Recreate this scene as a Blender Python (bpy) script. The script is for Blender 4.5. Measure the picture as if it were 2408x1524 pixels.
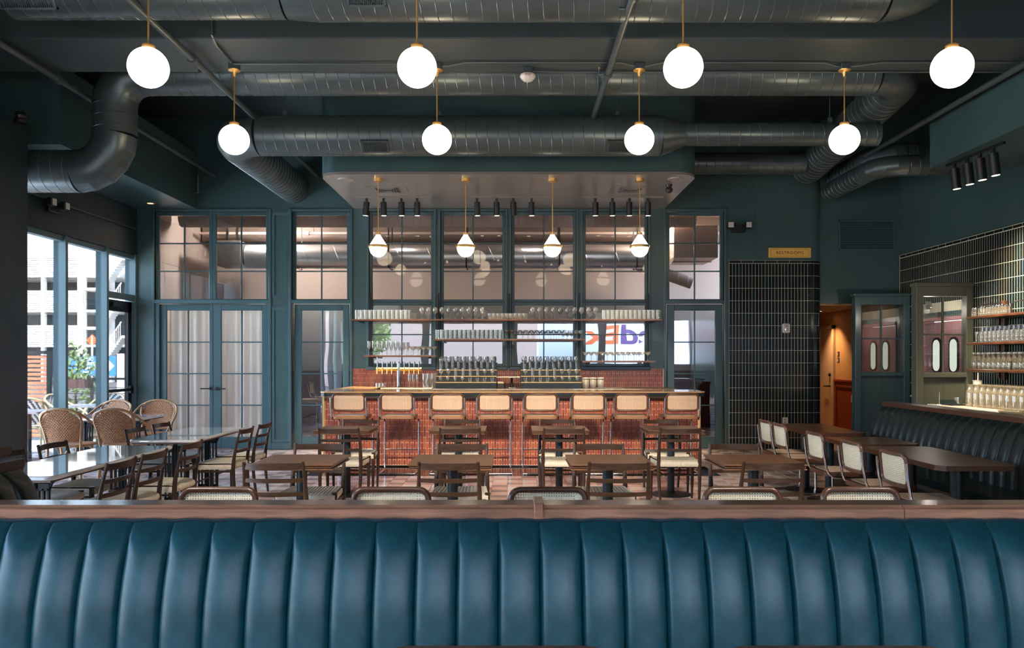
import bpy, math, random
from mathutils import Vector, Matrix
PI = math.pi
rnd = random.Random(11)
scene = bpy.context.scene
for _o in list(bpy.data.objects):
    bpy.data.objects.remove(_o)
C = scene.collection

# ------------------------------------------------------------------ camera, sky, sun, exposure
cam_d = bpy.data.cameras.new('camera')
cam_d.sensor_width = 36.0
cam_d.lens = 36.0 * 1872.0 / 2408.0
cam_d.shift_y = 83.0 / 2408.0
cam_d.shift_x = -2.0 / 2408.0
cam_d.clip_end = 400
cam = bpy.data.objects.new('camera', cam_d)
cam.location = (0, 0, 1.52)
cam.rotation_euler = (PI / 2, 0, 0)
C.objects.link(cam)
scene.camera = cam

world = bpy.data.worlds.new('world')
scene.world = world
world.use_nodes = True
wn = world.node_tree.nodes
wn.clear()
w_out = wn.new('ShaderNodeOutputWorld')
w_bg = wn.new('ShaderNodeBackground')
w_sky = wn.new('ShaderNodeTexSky')
w_sky.sky_type = 'NISHITA'
w_sky.sun_disc = False
w_sky.sun_elevation = math.radians(52)
w_sky.sun_rotation = math.radians(168)
w_sky.air_density = 1.0
w_sky.dust_density = 2.0
w_sky.ozone_density = 1.5
w_bg.inputs['Strength'].default_value = 1.45
world.node_tree.links.new(w_sky.outputs[0], w_bg.inputs['Color'])
world.node_tree.links.new(w_bg.outputs[0], w_out.inputs['Surface'])

sun_d = bpy.data.lights.new('sun', 'SUN')
sun_d.energy = 17.0
sun_d.angle = math.radians(0.6)
sun_d.color = (1.0, 0.94, 0.85)
sun = bpy.data.objects.new('sun', sun_d)
sun.rotation_euler = Vector((0.22, -1.0, 1.55)).to_track_quat('Z', 'Y').to_euler()
C.objects.link(sun)

def portal(name, loc, rot, sx, sy):
    d = bpy.data.lights.new(name, 'AREA')
    d.shape = 'RECTANGLE'
    d.size, d.size_y = sx, sy
    d.cycles.is_portal = True
    o = bpy.data.objects.new(name, d)
    o.location, o.rotation_euler = loc, rot
    C.objects.link(o)
portal('daylight_portal', (-6.62, 11.2, 1.65), (0, -PI / 2, 0), 3.3, 4.4)
portal('daylight_portal', (-6.62, 1.0, 1.65), (0, -PI / 2, 0), 3.2, 6.8)
portal('daylight_portal', (0.1, -2.65, 2.125), (-PI / 2, PI, 0), 12.8, 1.55)

vs = scene.view_settings
vs.view_transform = 'Standard'
vs.look = 'None'
vs.exposure = 1.4
vs.gamma = 1.0
vs.use_curve_mapping = False
cy = scene.cycles
cy.max_bounces = 7
cy.diffuse_bounces = 3
cy.glossy_bounces = 3
cy.transmission_bounces = 4
cy.transparent_max_bounces = 24
cy.caustics_reflective = False
cy.caustics_refractive = False
cy.sample_clamp_indirect = 4.0
cy.blur_glossy = 0.5

# ------------------------------------------------------------------ materials
M = {}
def pm(name, col, rough=0.5, metal=0.0, var=None, bump=None, spec=0.5, coat=0.0, emit=None, alpha=None):
    """procedural principled material; var=(scale, amount, stretch) mottles the colour, bump=(scale, strength, stretch)"""
    m = bpy.data.materials.new(name)
    m.use_nodes = True
    nt = m.node_tree
    b = nt.nodes['Principled BSDF']
    b.inputs['Base Color'].default_value = (*col, 1)
    b.inputs['Roughness'].default_value = rough
    b.inputs['Metallic'].default_value = metal
    b.inputs['Specular IOR Level'].default_value = spec
    b.inputs['Coat Weight'].default_value = coat
    b.inputs['Coat Roughness'].default_value = 0.12
    if emit:
        b.inputs['Emission Color'].default_value = (*emit[0], 1)
        b.inputs['Emission Strength'].default_value = emit[1]
    def noise(scale, stretch, detail=4):
        tc = nt.nodes.new('ShaderNodeTexCoord')
        mp = nt.nodes.new('ShaderNodeMapping')
        mp.inputs['Scale'].default_value = stretch
        nz = nt.nodes.new('ShaderNodeTexNoise')
        nz.inputs['Scale'].default_value = scale
        nz.inputs['Detail'].default_value = detail
        nt.links.new(tc.outputs['Object'], mp.inputs['Vector'])
        nt.links.new(mp.outputs['Vector'], nz.inputs['Vector'])
        return nz
    if var:
        nz = noise(var[0], var[2] if len(var) > 2 else (1, 1, 1))
        cr = nt.nodes.new('ShaderNodeValToRGB')
        a = var[1]
        cr.color_ramp.elements[0].position = 0.3
        cr.color_ramp.elements[1].position = 0.7
        cr.color_ramp.elements[0].color = (*[c * (1 - a) for c in col], 1)
        cr.color_ramp.elements[1].color = (*[min(1, c * (1 + a)) for c in col], 1)
        nt.links.new(nz.outputs['Fac'], cr.inputs['Fac'])
        nt.links.new(cr.outputs['Color'], b.inputs['Base Color'])
    if bump:
        nb = noise(bump[0], bump[2] if len(bump) > 2 else (1, 1, 1), 3)
        bp = nt.nodes.new('ShaderNodeBump')
        bp.inputs['Strength'].default_value = bump[1]
        bp.inputs['Distance'].default_value = 0.02
        nt.links.new(nb.outputs['Fac'], bp.inputs['Height'])
        nt.links.new(bp.outputs['Normal'], b.inputs['Normal'])
    M[name] = m
    return m

def glass_mat(name, tint, refl, facing=0.35, rough=0.0, wave=0.0, top=0.9, painted_sheen=None):
    """thin clear glass: transparent with a mirror share that grows towards grazing angles"""
    m = bpy.data.materials.new(name)
    m.use_nodes = True
    nt = m.node_tree
    nt.nodes.clear()
    out = nt.nodes.new('ShaderNodeOutputMaterial')
    tr = nt.nodes.new('ShaderNodeBsdfTransparent')
    gl = nt.nodes.new('ShaderNodeBsdfGlossy')
    mx = nt.nodes.new('ShaderNodeMixShader')
    fr = nt.nodes.new('ShaderNodeLayerWeight')
    mr = nt.nodes.new('ShaderNodeMapRange')
    fr.inputs['Blend'].default_value = facing
    mr.inputs['To Min'].default_value = refl
    mr.inputs['To Max'].default_value = top
    tr.inputs['Color'].default_value = (*tint, 1)
    gl.inputs['Roughness'].default_value = rough
    nt.links.new(fr.outputs['Fresnel'], mr.inputs['Value'])
    nt.links.new(mr.outputs['Result'], mx.inputs['Fac'])
    nt.links.new(tr.outputs[0], mx.inputs[1])
    nt.links.new(gl.outputs[0], mx.inputs[2])
    nt.links.new(mx.outputs[0], out.inputs['Surface'])
    if painted_sheen:   # whitish share painted in to stand for highlights on the glass
        df = nt.nodes.new('ShaderNodeBsdfDiffuse')
        tl = nt.nodes.new('ShaderNodeBsdfTranslucent')
        m1, m2 = nt.nodes.new('ShaderNodeMixShader'), nt.nodes.new('ShaderNodeMixShader')
        df.inputs['Color'].default_value = (*painted_sheen[:3], 1)
        tl.inputs['Color'].default_value = (*painted_sheen[:3], 1)
        m2.inputs['Fac'].default_value = painted_sheen[3]
        nt.links.new(df.outputs[0], m1.inputs[1]); nt.links.new(tl.outputs[0], m1.inputs[2])
        nt.links.new(mx.outputs[0], m2.inputs[1]); nt.links.new(m1.outputs[0], m2.inputs[2])
        nt.links.new(m2.outputs[0], out.inputs['Surface'])
    if wave:
        tc = nt.nodes.new('ShaderNodeTexCoord')
        nz = nt.nodes.new('ShaderNodeTexNoise')
        nz.inputs['Scale'].default_value = 2.2
        nz.inputs['Detail'].default_value = 0.0
        bp = nt.nodes.new('ShaderNodeBump')
        bp.inputs['Strength'].default_value = wave
        bp.inputs['Distance'].default_value = 0.02
        nt.links.new(tc.outputs['Object'], nz.inputs['Vector'])
        nt.links.new(nz.outputs['Fac'], bp.inputs['Height'])
        nt.links.new(bp.outputs['Normal'], gl.inputs['Normal'])
    M[name] = m

def emit_mat(name, col, strength):
    m = bpy.data.materials.new(name)
    m.use_nodes = True
    nt = m.node_tree
    nt.nodes.clear()
    out = nt.nodes.new('ShaderNodeOutputMaterial')
    e = nt.nodes.new('ShaderNodeEmission')
    e.inputs['Color'].default_value = (*col, 1)
    e.inputs['Strength'].default_value = strength
    nt.links.new(e.outputs[0], out.inputs['Surface'])
    M[name] = m

pm('teal_paint', (0.051, 0.101, 0.106), 0.28, var=(1.3, 0.10), bump=(180, 0.03))
pm('teal_trim', (0.058, 0.112, 0.126), 0.25, var=(2.0, 0.06))
pm('teal_ceiling', (0.042, 0.062, 0.066), 0.45, var=(1.1, 0.12))
pm('teal_duct', (0.090, 0.122, 0.130), 0.32, 0.45, var=(2.5, 0.12))
pm('teal_pipe', (0.075, 0.10, 0.11), 0.4, 0.3)
pm('soffit_lit', (0.22, 0.205, 0.18), 0.26, var=(0.8, 0.06))  # warm lamp light on the soffit underside is put into this colour
pm('sage_paint', (0.12, 0.135, 0.105), 0.45)
pm('grout', (0.62, 0.60, 0.47), 0.8)
pm('grout_cream', (0.85, 0.66, 0.52), 0.8)
for i, c in enumerate([(0.006, 0.012, 0.014), (0.008, 0.02, 0.022), (0.006, 0.015, 0.024), (0.012, 0.014, 0.012)]):
    pm('tile_dark_%d' % i, c, 0.16, spec=0.35)
for i, c in enumerate([(0.36, 0.085, 0.048), (0.29, 0.064, 0.044), (0.42, 0.115, 0.058), (0.25, 0.068, 0.052)]):
    pm('tile_brick_%d' % i, c, 0.28, var=(60, 0.25))
for i, c in enumerate([(0.72, 0.49, 0.41), (0.80, 0.69, 0.64), (0.34, 0.255, 0.23), (0.64, 0.43, 0.355)]):
    pm('tile_floor_%d' % i, c, 0.16, var=(6, 0.10))
pm('floor_grout', (0.38, 0.28, 0.24), 0.6)
pm('tile_black', (0.010, 0.009, 0.009), 0.08)
pm('walnut', (0.034, 0.017, 0.0095), 0.38, var=(9, 0.45, (1, 9, 9)), spec=0.35, coat=0.08)
pm('walnut_table', (0.110, 0.052, 0.026), 0.34, var=(7, 0.35, (9, 1, 9)), coat=0.15)
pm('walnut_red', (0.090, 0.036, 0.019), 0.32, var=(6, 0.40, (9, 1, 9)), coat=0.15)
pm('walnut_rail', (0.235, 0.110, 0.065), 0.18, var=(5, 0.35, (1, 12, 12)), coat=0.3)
pm('bar_top', (0.60, 0.36, 0.15), 0.2, var=(5, 0.25, (1, 10, 10)), coat=0.4)
pm('bar_edge', (0.012, 0.020, 0.024), 0.25)
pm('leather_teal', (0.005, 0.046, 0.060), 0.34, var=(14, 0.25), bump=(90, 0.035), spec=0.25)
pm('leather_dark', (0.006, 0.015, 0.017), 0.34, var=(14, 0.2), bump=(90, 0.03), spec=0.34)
pm('piping_dark', (0.005, 0.02, 0.03), 0.4)
pm('cane', (0.64, 0.47, 0.335), 0.6, var=(50, 0.12))
pm('cane_pale', (0.80, 0.74, 0.56), 0.6, var=(50, 0.10))
pm('paper_cord', (0.60, 0.54, 0.43), 0.75, var=(30, 0.10))
pm('rattan', (0.42, 0.19, 0.078), 0.5, var=(40, 0.25))
pm('bamboo', (0.44, 0.24, 0.11), 0.4, var=(18, 0.2))
pm('bamboo_pale', (0.62, 0.54, 0.34), 0.45, var=(18, 0.15))
pm('chrome', (0.62, 0.64, 0.66), 0.12, 1.0)
pm('brass', (0.80, 0.48, 0.16), 0.30, 0.75)
pm('brass_bright', (0.95, 0.62, 0.25), 0.22, 1.0)
pm('black_metal', (0.012, 0.013, 0.015), 0.4, 0.3)
pm('iron', (0.010, 0.014, 0.018), 0.45, 0.4)
pm('steel_blue', (0.010, 0.020, 0.028), 0.4, 0.2)
pm('seat_wood', (0.30, 0.15, 0.075), 0.4, var=(9, 0.25, (1, 9, 9)))
pm('marble', (0.82, 0.85, 0.85), 0.04, var=(3, 0.14), spec=1.0, coat=1.0)
M['marble'].node_tree.nodes['Principled BSDF'].inputs['Coat Roughness'].default_value = 0.02
pm('mullion_paint', (0.085, 0.15, 0.17), 0.4)
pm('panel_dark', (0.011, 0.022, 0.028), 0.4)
pm('marble_counter', (0.62, 0.55, 0.48), 0.15, var=(5, 0.12))
pm('plastic_white', (0.72, 0.70, 0.66), 0.4)
pm('plastic_black', (0.010, 0.010, 0.011), 0.35)
pm('silver_duct', (0.75, 0.76, 0.78), 0.30, 0.9, var=(3, 0.1))
pm('pink_wall', (0.50, 0.39, 0.335), 0.7)
pm('pink_duct', (0.60, 0.45, 0.38), 0.5)
pm('white_wall', (0.72, 0.70, 0.66), 0.7)
pm('burgundy', (0.16, 0.035, 0.050), 0.45)
pm('pink_door', (0.46, 0.24, 0.26), 0.4)
pm('rubber', (0.015, 0.012, 0.012), 0.6)
pm('hall_wall', (0.55, 0.30, 0.13), 0.7)
pm('hall_door', (0.60, 0.42, 0.26), 0.5)
pm('hall_red', (0.25, 0.035, 0.012), 0.5)
pm('sign_gold', (1.0, 0.60, 0.13), 0.5)
pm('ink_brown', (0.045, 0.012, 0.006), 0.6)
pm('canister', (0.40, 0.36, 0.32), 0.45, 0.4, var=(50, 0.3))
pm('stone_floor', (0.68, 0.72, 0.74), 0.6, var=(3, 0.1))
pm('asphalt', (0.10, 0.10, 0.10), 0.8)
pm('concrete_white', (0.78, 0.78, 0.76), 0.7)
pm('garage_dark', (0.10, 0.12, 0.14), 0.8)
pm('fence_wood', (0.42, 0.17, 0.09), 0.6, var=(8, 0.35, (1, 8, 8)))
pm('sign_blue', (0.05, 0.22, 0.48), 0.5)
pm('weave_blue', (0.03, 0.045, 0.10), 0.5)
pm('weave_white', (0.72, 0.76, 0.76), 0.5)
pm('leaf', (0.14, 0.24, 0.08), 0.6, var=(12, 0.4))
pm('bark', (0.10, 0.07, 0.05), 0.8)
pm('planter', (0.10, 0.045, 0.04), 0.7)
pm('facade_brown', (0.52, 0.36, 0.28), 0.8)
pm('truck_white', (0.80, 0.80, 0.80), 0.4)
pm('logo_orange', (0.90, 0.14, 0.02), 0.5)
pm('logo_purple', (0.085, 0.03, 0.18), 0.5)
pm('red_ink', (0.5, 0.02, 0.02), 0.5)
pm('car_paint', (0.03, 0.05, 0.14), 0.2, 0.3)
pm('skin', (0.42, 0.24, 0.16), 0.6)
pm('cloth_dark', (0.05, 0.05, 0.06), 0.9)
glass_mat('window_glass', (0.95, 0.96, 0.96), 0.012, 0.12, wave=0.16)
glass_mat('street_glass', (0.86, 0.87, 0.87), 0.27, 0.2, wave=0.05)
glass_mat('front_glass', (0.97, 0.98, 0.98), 0.04, 0.2)
glass_mat('clear_glass', (0.95, 0.96, 0.95), 0.10, 0.40, top=0.5, painted_sheen=(0.85, 0.86, 0.84, 0.06))
glass_mat('jar_glass', (0.95, 0.94, 0.90), 0.12, 0.45, top=0.5, painted_sheen=(0.86, 0.82, 0.70, 0.09))
glass_mat('carafe_glass', (0.93, 0.91, 0.84), 0.14, 0.45, top=0.5, painted_sheen=(0.86, 0.80, 0.66, 0.22))
pm('brown_beam', (0.16, 0.11, 0.085), 0.6)
emit_mat('globe_glow', (1.0, 0.78, 0.52), 5.5)
emit_mat('pendant_glow', (1.0, 0.84, 0.62), 3.2)
emit_mat('lens_glow', (1.0, 0.80, 0.55), 6.0)
emit_mat('downlight_glow', (1.0, 0.50, 0.18), 3.0)
emit_mat('kitchen_glow', (0.80, 0.86, 0.74), 0.55)

# ceiling curtain cloth: translucent
def cloth_mat(name, col):
    m = bpy.data.materials.new(name)
    m.use_nodes = True
    nt = m.node_tree
    nt.nodes.clear()
    out = nt.nodes.new('ShaderNodeOutputMaterial')
    a = nt.nodes.new('ShaderNodeBsdfDiffuse')
    t = nt.nodes.new('ShaderNodeBsdfTranslucent')
    x = nt.nodes.new('ShaderNodeMixShader')
    a.inputs['Color'].default_value = (*col, 1)
    t.inputs['Color'].default_value = (*col, 1)
    x.inputs['Fac'].default_value = 0.45
    nt.links.new(a.outputs[0], x.inputs[1])
    nt.links.new(t.outputs[0], x.inputs[2])
    nt.links.new(x.outputs[0], out.inputs['Surface'])
    M[name] = m
cloth_mat('curtain_cloth', (0.94, 0.93, 0.91))

# ------------------------------------------------------------------ mesh helpers
class MB:
    """collects shapes; obj() links them as one mesh object"""
    def __init__(s):
        s.v, s.f, s.mi = [], [], []
        s.cur = 0
    def add(s, vs_, fs):
        o = len(s.v)
        s.v.extend([tuple(p) for p in vs_])
        for f in fs:
            s.f.append(tuple(i + o for i in f))
            s.mi.append(s.cur)
        return s
    def box(s, x0, x1, y0, y1, z0, z1, b=0.0, T=None):
        if x0 > x1: x0, x1 = x1, x0
        if y0 > y1: y0, y1 = y1, y0
        if z0 > z1: z0, z1 = z1, z0
        b = min(b, (x1 - x0) * .49, (y1 - y0) * .49, (z1 - z0) * .49)
        if b <= 0:
            vs_ = [(x, y, z) for z in (z0, z1) for y in (y0, y1) for x in (x0, x1)]
            fs = [(0, 2, 3, 1), (4, 5, 7, 6), (0, 1, 5, 4), (2, 6, 7, 3), (0, 4, 6, 2), (1, 3, 7, 5)]
        else:
            vs_, idx = [], {}
            for ix, x in enumerate((x0, x1)):
                for iy, y in enumerate((y0, y1)):
                    for iz, z in enumerate((z0, z1)):
                        sx, sy, sz = (1, -1)[ix] * b, (1, -1)[iy] * b, (1, -1)[iz] * b
                        idx[ix, iy, iz] = len(vs_)
                        vs_ += [(x, y + sy, z + sz), (x + sx, y, z + sz), (x + sx, y + sy, z)]
            fs = []
            for k in (0, 1):
                fs.append([idx[k, 0, 0], idx[k, 1, 0], idx[k, 1, 1], idx[k, 0, 1]][::(-1 if k == 0 else 1)])
                fs.append([idx[0, k, 0] + 1, idx[1, k, 0] + 1, idx[1, k, 1] + 1, idx[0, k, 1] + 1][::(1 if k == 0 else -1)])
                fs.append([idx[0, 0, k] + 2, idx[1, 0, k] + 2, idx[1, 1, k] + 2, idx[0, 1, k] + 2][::(-1 if k == 0 else 1)])
            for a in (0, 1):
                for c in (0, 1):
                    p = [idx[a, c, 0], idx[a, c, 1]]
                    q = [p[0] + 0, p[1] + 0, p[1] + 1, p[0] + 1]
                    fs.append(q if (a + c) % 2 else q[::-1])
                    p = [idx[a, 0, c], idx[a, 1, c]]
                    q = [p[0] + 0, p[1] + 0, p[1] + 2, p[0] + 2]
                    fs.append(q[::-1] if (a + c) % 2 else q)
                    p = [idx[0, a, c], idx[1, a, c]]
                    q = [p[0] + 1, p[1] + 1, p[1] + 2, p[0] + 2]
                    fs.append(q if (a + c) % 2 else q[::-1])
            for (a, c, e), i in idx.items():
                q = [i, i + 1, i + 2]
                fs.append(q if (a + c + e) % 2 == 0 else q[::-1])
        if T is not None:
            vs_ = [T @ Vector(p) for p in vs_]
        return s.add(vs_, fs)
    def tube(s, pts, r, n=10, closed=False, caps=True, sq=1.0):
        pts = [Vector(p) for p in pts]
        rs = r if isinstance(r, (list, tuple)) else [r] * len(pts)
        N = len(pts)
        tang = []
        for i in range(N):
            a = pts[(i - 1) % N] if (closed or i) else pts[i]
            b = pts[(i + 1) % N] if (closed or i < N - 1) else pts[i]
            tang.append((b - a).normalized())
        up = Vector((0, 0, 1)) if abs(tang[0].z) < .9 else Vector((1, 0, 0))
        nx = tang[0].cross(up).normalized()
        vs_, fs = [], []
        for i in range(N):
            if i:
                ax = tang[i - 1].cross(tang[i])
                if ax.length > 1e-7:
                    nx = Matrix.Rotation(tang[i - 1].angle(tang[i]), 3, ax.normalized()) @ nx
            ny = tang[i].cross(nx)
            for k in range(n):
                a = 2 * PI * k / n
                vs_.append(pts[i] + nx * (math.cos(a) * rs[i]) + ny * (math.sin(a) * rs[i] * sq))
        for i in range(N if closed else N - 1):
            j = (i + 1) % N
            for k in range(n):
                fs.append((i * n + k, i * n + (k + 1) % n, j * n + (k + 1) % n, j * n + k))
        if caps and not closed:
            fs.append(tuple(range(n - 1, -1, -1)))
            fs.append(tuple((N - 1) * n + k for k in range(n)))
        return s.add(vs_, fs)
    def cyl(s, p0, p1, r0, r1=None, n=14):
        return s.tube([p0, p1], [r0, r0 if r1 is None else r1], n)
    def lathe(s, prof, c=(0, 0, 0), n=20, T=None):
        vs_, fs, rings = [], [], []
        for r, z in prof:
            if r < 1e-6:
                rings.append([len(vs_)])
                vs_.append(Vector((0, 0, z)))
            else:
                rings.append(list(range(len(vs_), len(vs_) + n)))
                vs_ += [Vector((r * math.cos(2 * PI * k / n), r * math.sin(2 * PI * k / n), z)) for k in range(n)]
        for a, b in zip(rings, rings[1:]):
            for k in range(n):
                k2 = (k + 1) % n
                if len(a) == 1 and len(b) > 1: fs.append((a[0], b[k2], b[k]))
                elif len(b) == 1 and len(a) > 1: fs.append((a[k], a[k2], b[0]))
                elif len(a) > 1: fs.append((a[k], a[k2], b[k2], b[k]))
        c = Vector(c)
        vs_ = [(T @ p if T is not None else p) + c for p in vs_]
        return s.add(vs_, fs)
    def prism(s, poly, a0, a1, axis='y'):
        """polygon (u,v) pulled along an axis: y -> (u=x,v=z), x -> (u=y,v=z), z -> (u=x,v=y)"""
        n = len(poly)
        def P(u, v, w):
            return {'y': (u, w, v), 'x': (w, u, v), 'z': (u, v, w)}[axis]
        vs_ = [P(u, v, a0) for u, v in poly] + [P(u, v, a1) for u, v in poly]
        fs = [tuple(range(n)), tuple(range(2 * n - 1, n - 1, -1))]
        fs += [(i, i + n, (i + 1) % n + n, (i + 1) % n) for i in range(n)]
        return s.add(vs_, fs)
    def grid(s, fn, nu, nv):
        vs_ = [fn(i / nu, j / nv) for j in range(nv + 1) for i in range(nu + 1)]
        w = nu + 1
        fs = [(j * w + i, j * w + i + 1, (j + 1) * w + i + 1, (j + 1) * w + i) for j in range(nv) for i in range(nu)]
        return s.add(vs_, fs)
    def mesh(s, name, mats, ang=38):
        me = bpy.data.meshes.new(name)
        me.from_pydata([tuple(p) for p in s.v], [], s.f)
        if not isinstance(mats, (list, tuple)): mats = [mats]
        for m in mats: me.materials.append(M[m])
        if len(mats) > 1: me.polygons.foreach_set('material_index', s.mi)
        me.polygons.foreach_set('use_smooth', [True] * len(me.polygons))
        me.update()
        me.set_sharp_from_angle(angle=math.radians(ang))
        return me
    def obj(s, name, mats, parent=None, ang=38, fix=True):
        me = s.mesh(name, mats, ang)
        if fix: recalc(me)
        return put(name, me, parent)

import bmesh
def recalc(me):
    bm = bmesh.new()
    bm.from_mesh(me)
    bmesh.ops.recalc_face_normals(bm, faces=bm.faces)
    bm.to_mesh(me)
    bm.free()

def put(name, me, parent=None, loc=None, rz=0.0):
    o = bpy.data.objects.new(name, me)
    C.objects.link(o)
    if parent is not None: o.parent = parent
    if loc is not None: o.location = loc
    if rz: o.rotation_euler = (0, 0, rz)
    return o
def tag(o, label=None, cat=None, group=None, kind=None):
    if label: o['label'] = label
    if cat: o['category'] = cat
    if group: o['group'] = group
    if kind: o['kind'] = kind
    return o
def thing(name, loc=(0, 0, 0), label=None, cat=None, group=None, rz=0.0, kind=None):
    o = put(name, None, None, loc, rz)
    o.empty_display_size = 0.1
    return tag(o, label, cat, group, kind)
def copy_tree(o, parent=None):
    c = o.copy()
    C.objects.link(c)
    c.parent = parent
    for ch in o.children:
        copy_tree(ch, c)
    return c
def struct(name, mb, mats, parent=None, ang=38):
    o = mb.obj(name, mats, parent, ang)
    if parent is None: o['kind'] = 'structure'
    return o
ORD = ['first', 'second', 'third', 'fourth', 'fifth', 'sixth', 'seventh', 'eighth', 'ninth', 'tenth']
def arc(cx, cz, r, a0, a1, n):
    return [(cx + r * math.cos(a0 + (a1 - a0) * i / n), cz + r * math.sin(a0 + (a1 - a0) * i / n)) for i in range(n + 1)]
def rrect(x0, x1, z0, z1, r, n=5):
    """rounded rectangle, counter-clockwise"""
    return (arc(x1 - r, z0 + r, r, -PI / 2, 0, n) + arc(x1 - r, z1 - r, r, 0, PI / 2, n)
            + arc(x0 + r, z1 - r, r, PI / 2, PI, n) + arc(x0 + r, z0 + r, r, PI, 1.5 * PI, n))
def bez(pts, n=6):
    """smooth a polyline (Catmull-Rom)"""
    P = [Vector(p) for p in pts]
    P = [P[0] * 2 - P[1]] + P + [P[-1] * 2 - P[-2]]
    out = []
    for i in range(1, len(P) - 2):
        for k in range(n):
            t = k / n
            a, b, c, d = P[i - 1], P[i], P[i + 1], P[i + 2]
            out.append(0.5 * ((2 * b) + (c - a) * t + (2 * a - 5 * b + 4 * c - d) * t * t + (3 * b - a - 3 * c + d) * t ** 3))
    out.append(P[-2])
    return out
def text_mesh(name, body, size, mat, parent, loc, rot, extrude=0.002, sx=1.0, offset=0.0, align='CENTER', space=1.0):
    cu = bpy.data.curves.new(name, 'FONT')
    cu.body, cu.size, cu.extrude, cu.offset = body, size, extrude, offset
    cu.align_x, cu.align_y = align, 'CENTER'
    cu.space_character = space
    t = bpy.data.objects.new(name, cu)
    C.objects.link(t)
    dg = bpy.context.evaluated_depsgraph_get()
    me = bpy.data.meshes.new_from_object(t.evaluated_get(dg))
    bpy.data.objects.remove(t)
    me.materials.clear()
    me.materials.append(M[mat])
    o = put(name, me, parent, loc)
    o.rotation_euler = rot
    o.scale = (sx, 1, 1)
    return o
def tile_field(parent, name, tiles, meshes, mats, limit=300):
    """tiles: (matrix, shape key, material name), most visible first; the first become parts, the rest one mesh of stuff"""
    cache = {}
    for Tm, k, mt in tiles[:limit]:
        if (k, mt) not in cache:
            cache[k, mt] = meshes[k].mesh(name, mt)
            recalc(cache[k, mt])
        o = put(name, cache[k, mt], parent)
        o.matrix_local = Tm
    rest = tiles[limit:]
    if rest:
        mb = MB()
        for Tm, k, mt in rest:
            mb.cur = mats.index(mt)
            mb.add([Tm @ Vector(p) for p in meshes[k].v], meshes[k].f)
        o = mb.obj(name + '_remainder', mats, parent)
        o['kind'] = 'stuff'

# ------------------------------------------------------------------ the room
YB = 13.45          # face of the back wall
XL, XR = -6.35, 6.59
ZC = 5.6
YF = -2.6
def wx(px): return (px - 1206) / 139.2        # back wall, metres across
def wz(py): return 1.52 - (py - 845) / 139.2  # back wall, metres up

def wall_columns(mb, x0, x1, z0, z1, opens, y0, y1):
    xs = sorted({x0, x1, *[v for o in opens for v in o[:2] if x0 < v < x1]})
    for a, b in zip(xs, xs[1:]):
        segs = sorted((o[2], o[3]) for o in opens if o[0] <= a + 1e-6 and o[1] >= b - 1e-6)
        z = z0
        for s0, s1 in segs:
            if s0 > z + 1e-4: mb.box(a, b, y0, y1, z, s0)
            z = max(z, s1)
        if z1 > z + 1e-4: mb.box(a, b, y0, y1, z, z1)

# floor
fl = MB().box(-6.7, 6.9, YF, 18.0, -0.2, -0.008)
floor = struct('floor', fl, 'floor_grout')
T_ = 0.1815
tile_sh = {0: MB().box(-.0885, .0885, -.0885, .0885, -.008, 0.0, 0.002)}
FM = ['tile_floor_0', 'tile_floor_1', 'tile_floor_2', 'tile_floor_3']
ft = []
nx_ = 72
for j in range(-6, 59):
    for i in range(nx_):
        x = -6.6 + (i + .5) * T_
        y = 2.75 + (j + .5) * T_
        if y > YB - .09 or x > 6.55 or x < -6.5: continue
        if -2.75 < x < 2.75 and y > 10.38: continue
        q = (i + j) % 2
        if q: mt = FM[0] if rnd.random() < .6 else FM[3]
        else: mt = FM[1] if rnd.random() < .52 else FM[2]
        vis = (0 if (4.9 < y < 10.4 and -3.0 < x < 3.2) else 50) + abs(y - 7.6) + .25 * abs(x)
        ft.append((vis, Matrix.Translation((x, y, 0)), 0, mt))
ft.sort(key=lambda t: t[0])
tile_field(floor, 'tile', [t[1:] for t in ft], tile_sh, FM)
bk = MB()
for k in range(30):
    for r in range(5):
        x = -2.72 + k * T_
        bk.box(x, x + .178, 10.38 + r * T_, 10.38 + r * T_ + .178, -.008, 0, .002)
bo = bk.obj('black_tile', 'tile_black', floor)
bo['kind'] = 'stuff'

# ceiling deck, beams and dropped soffits
ceil = struct('ceiling', MB().box(-6.7, 6.9, YF, 18.0, ZC, ZC + .2), 'teal_ceiling')
MB().box(-6.7, 6.9, 7.83, 8.75, 4.676, ZC, 0.012).obj('beam', 'teal_ceiling', ceil)
MB().box(-6.7, 6.9, 1.6, 2.5, 4.676, ZC, 0.012).obj('beam', 'teal_ceiling', ceil)
# rounded bar soffit
def soffit_poly(x0, x1, y0, y1, r, n=10):
    return [(x1, y1), (x0, y1)] + arc(x0 + r, y0 + r, r, PI, 1.5 * PI, n) + arc(x1 - r, y0 + r, r, 1.5 * PI, 2 * PI, n)
MB().prism(soffit_poly(-2.69, 2.57, 10.97, YB, .30), 4.105, ZC, 'z').obj('bar_soffit', 'teal_paint', ceil, 30)
MB().prism(soffit_poly(-2.685, 2.565, 10.975, YB, .30), 4.07, 4.105, 'z').obj('bar_soffit_panel', 'soffit_lit', ceil, 30)
MB().box(-6.7, -5.34, 9.4, YB, 4.06, 5.0).obj('window_soffit', 'teal_paint', ceil)
MB().box(5.5, XR, 2.0, 10.5, 4.04, 4.68).obj('side_soffit', 'teal_paint', ceil)

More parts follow.
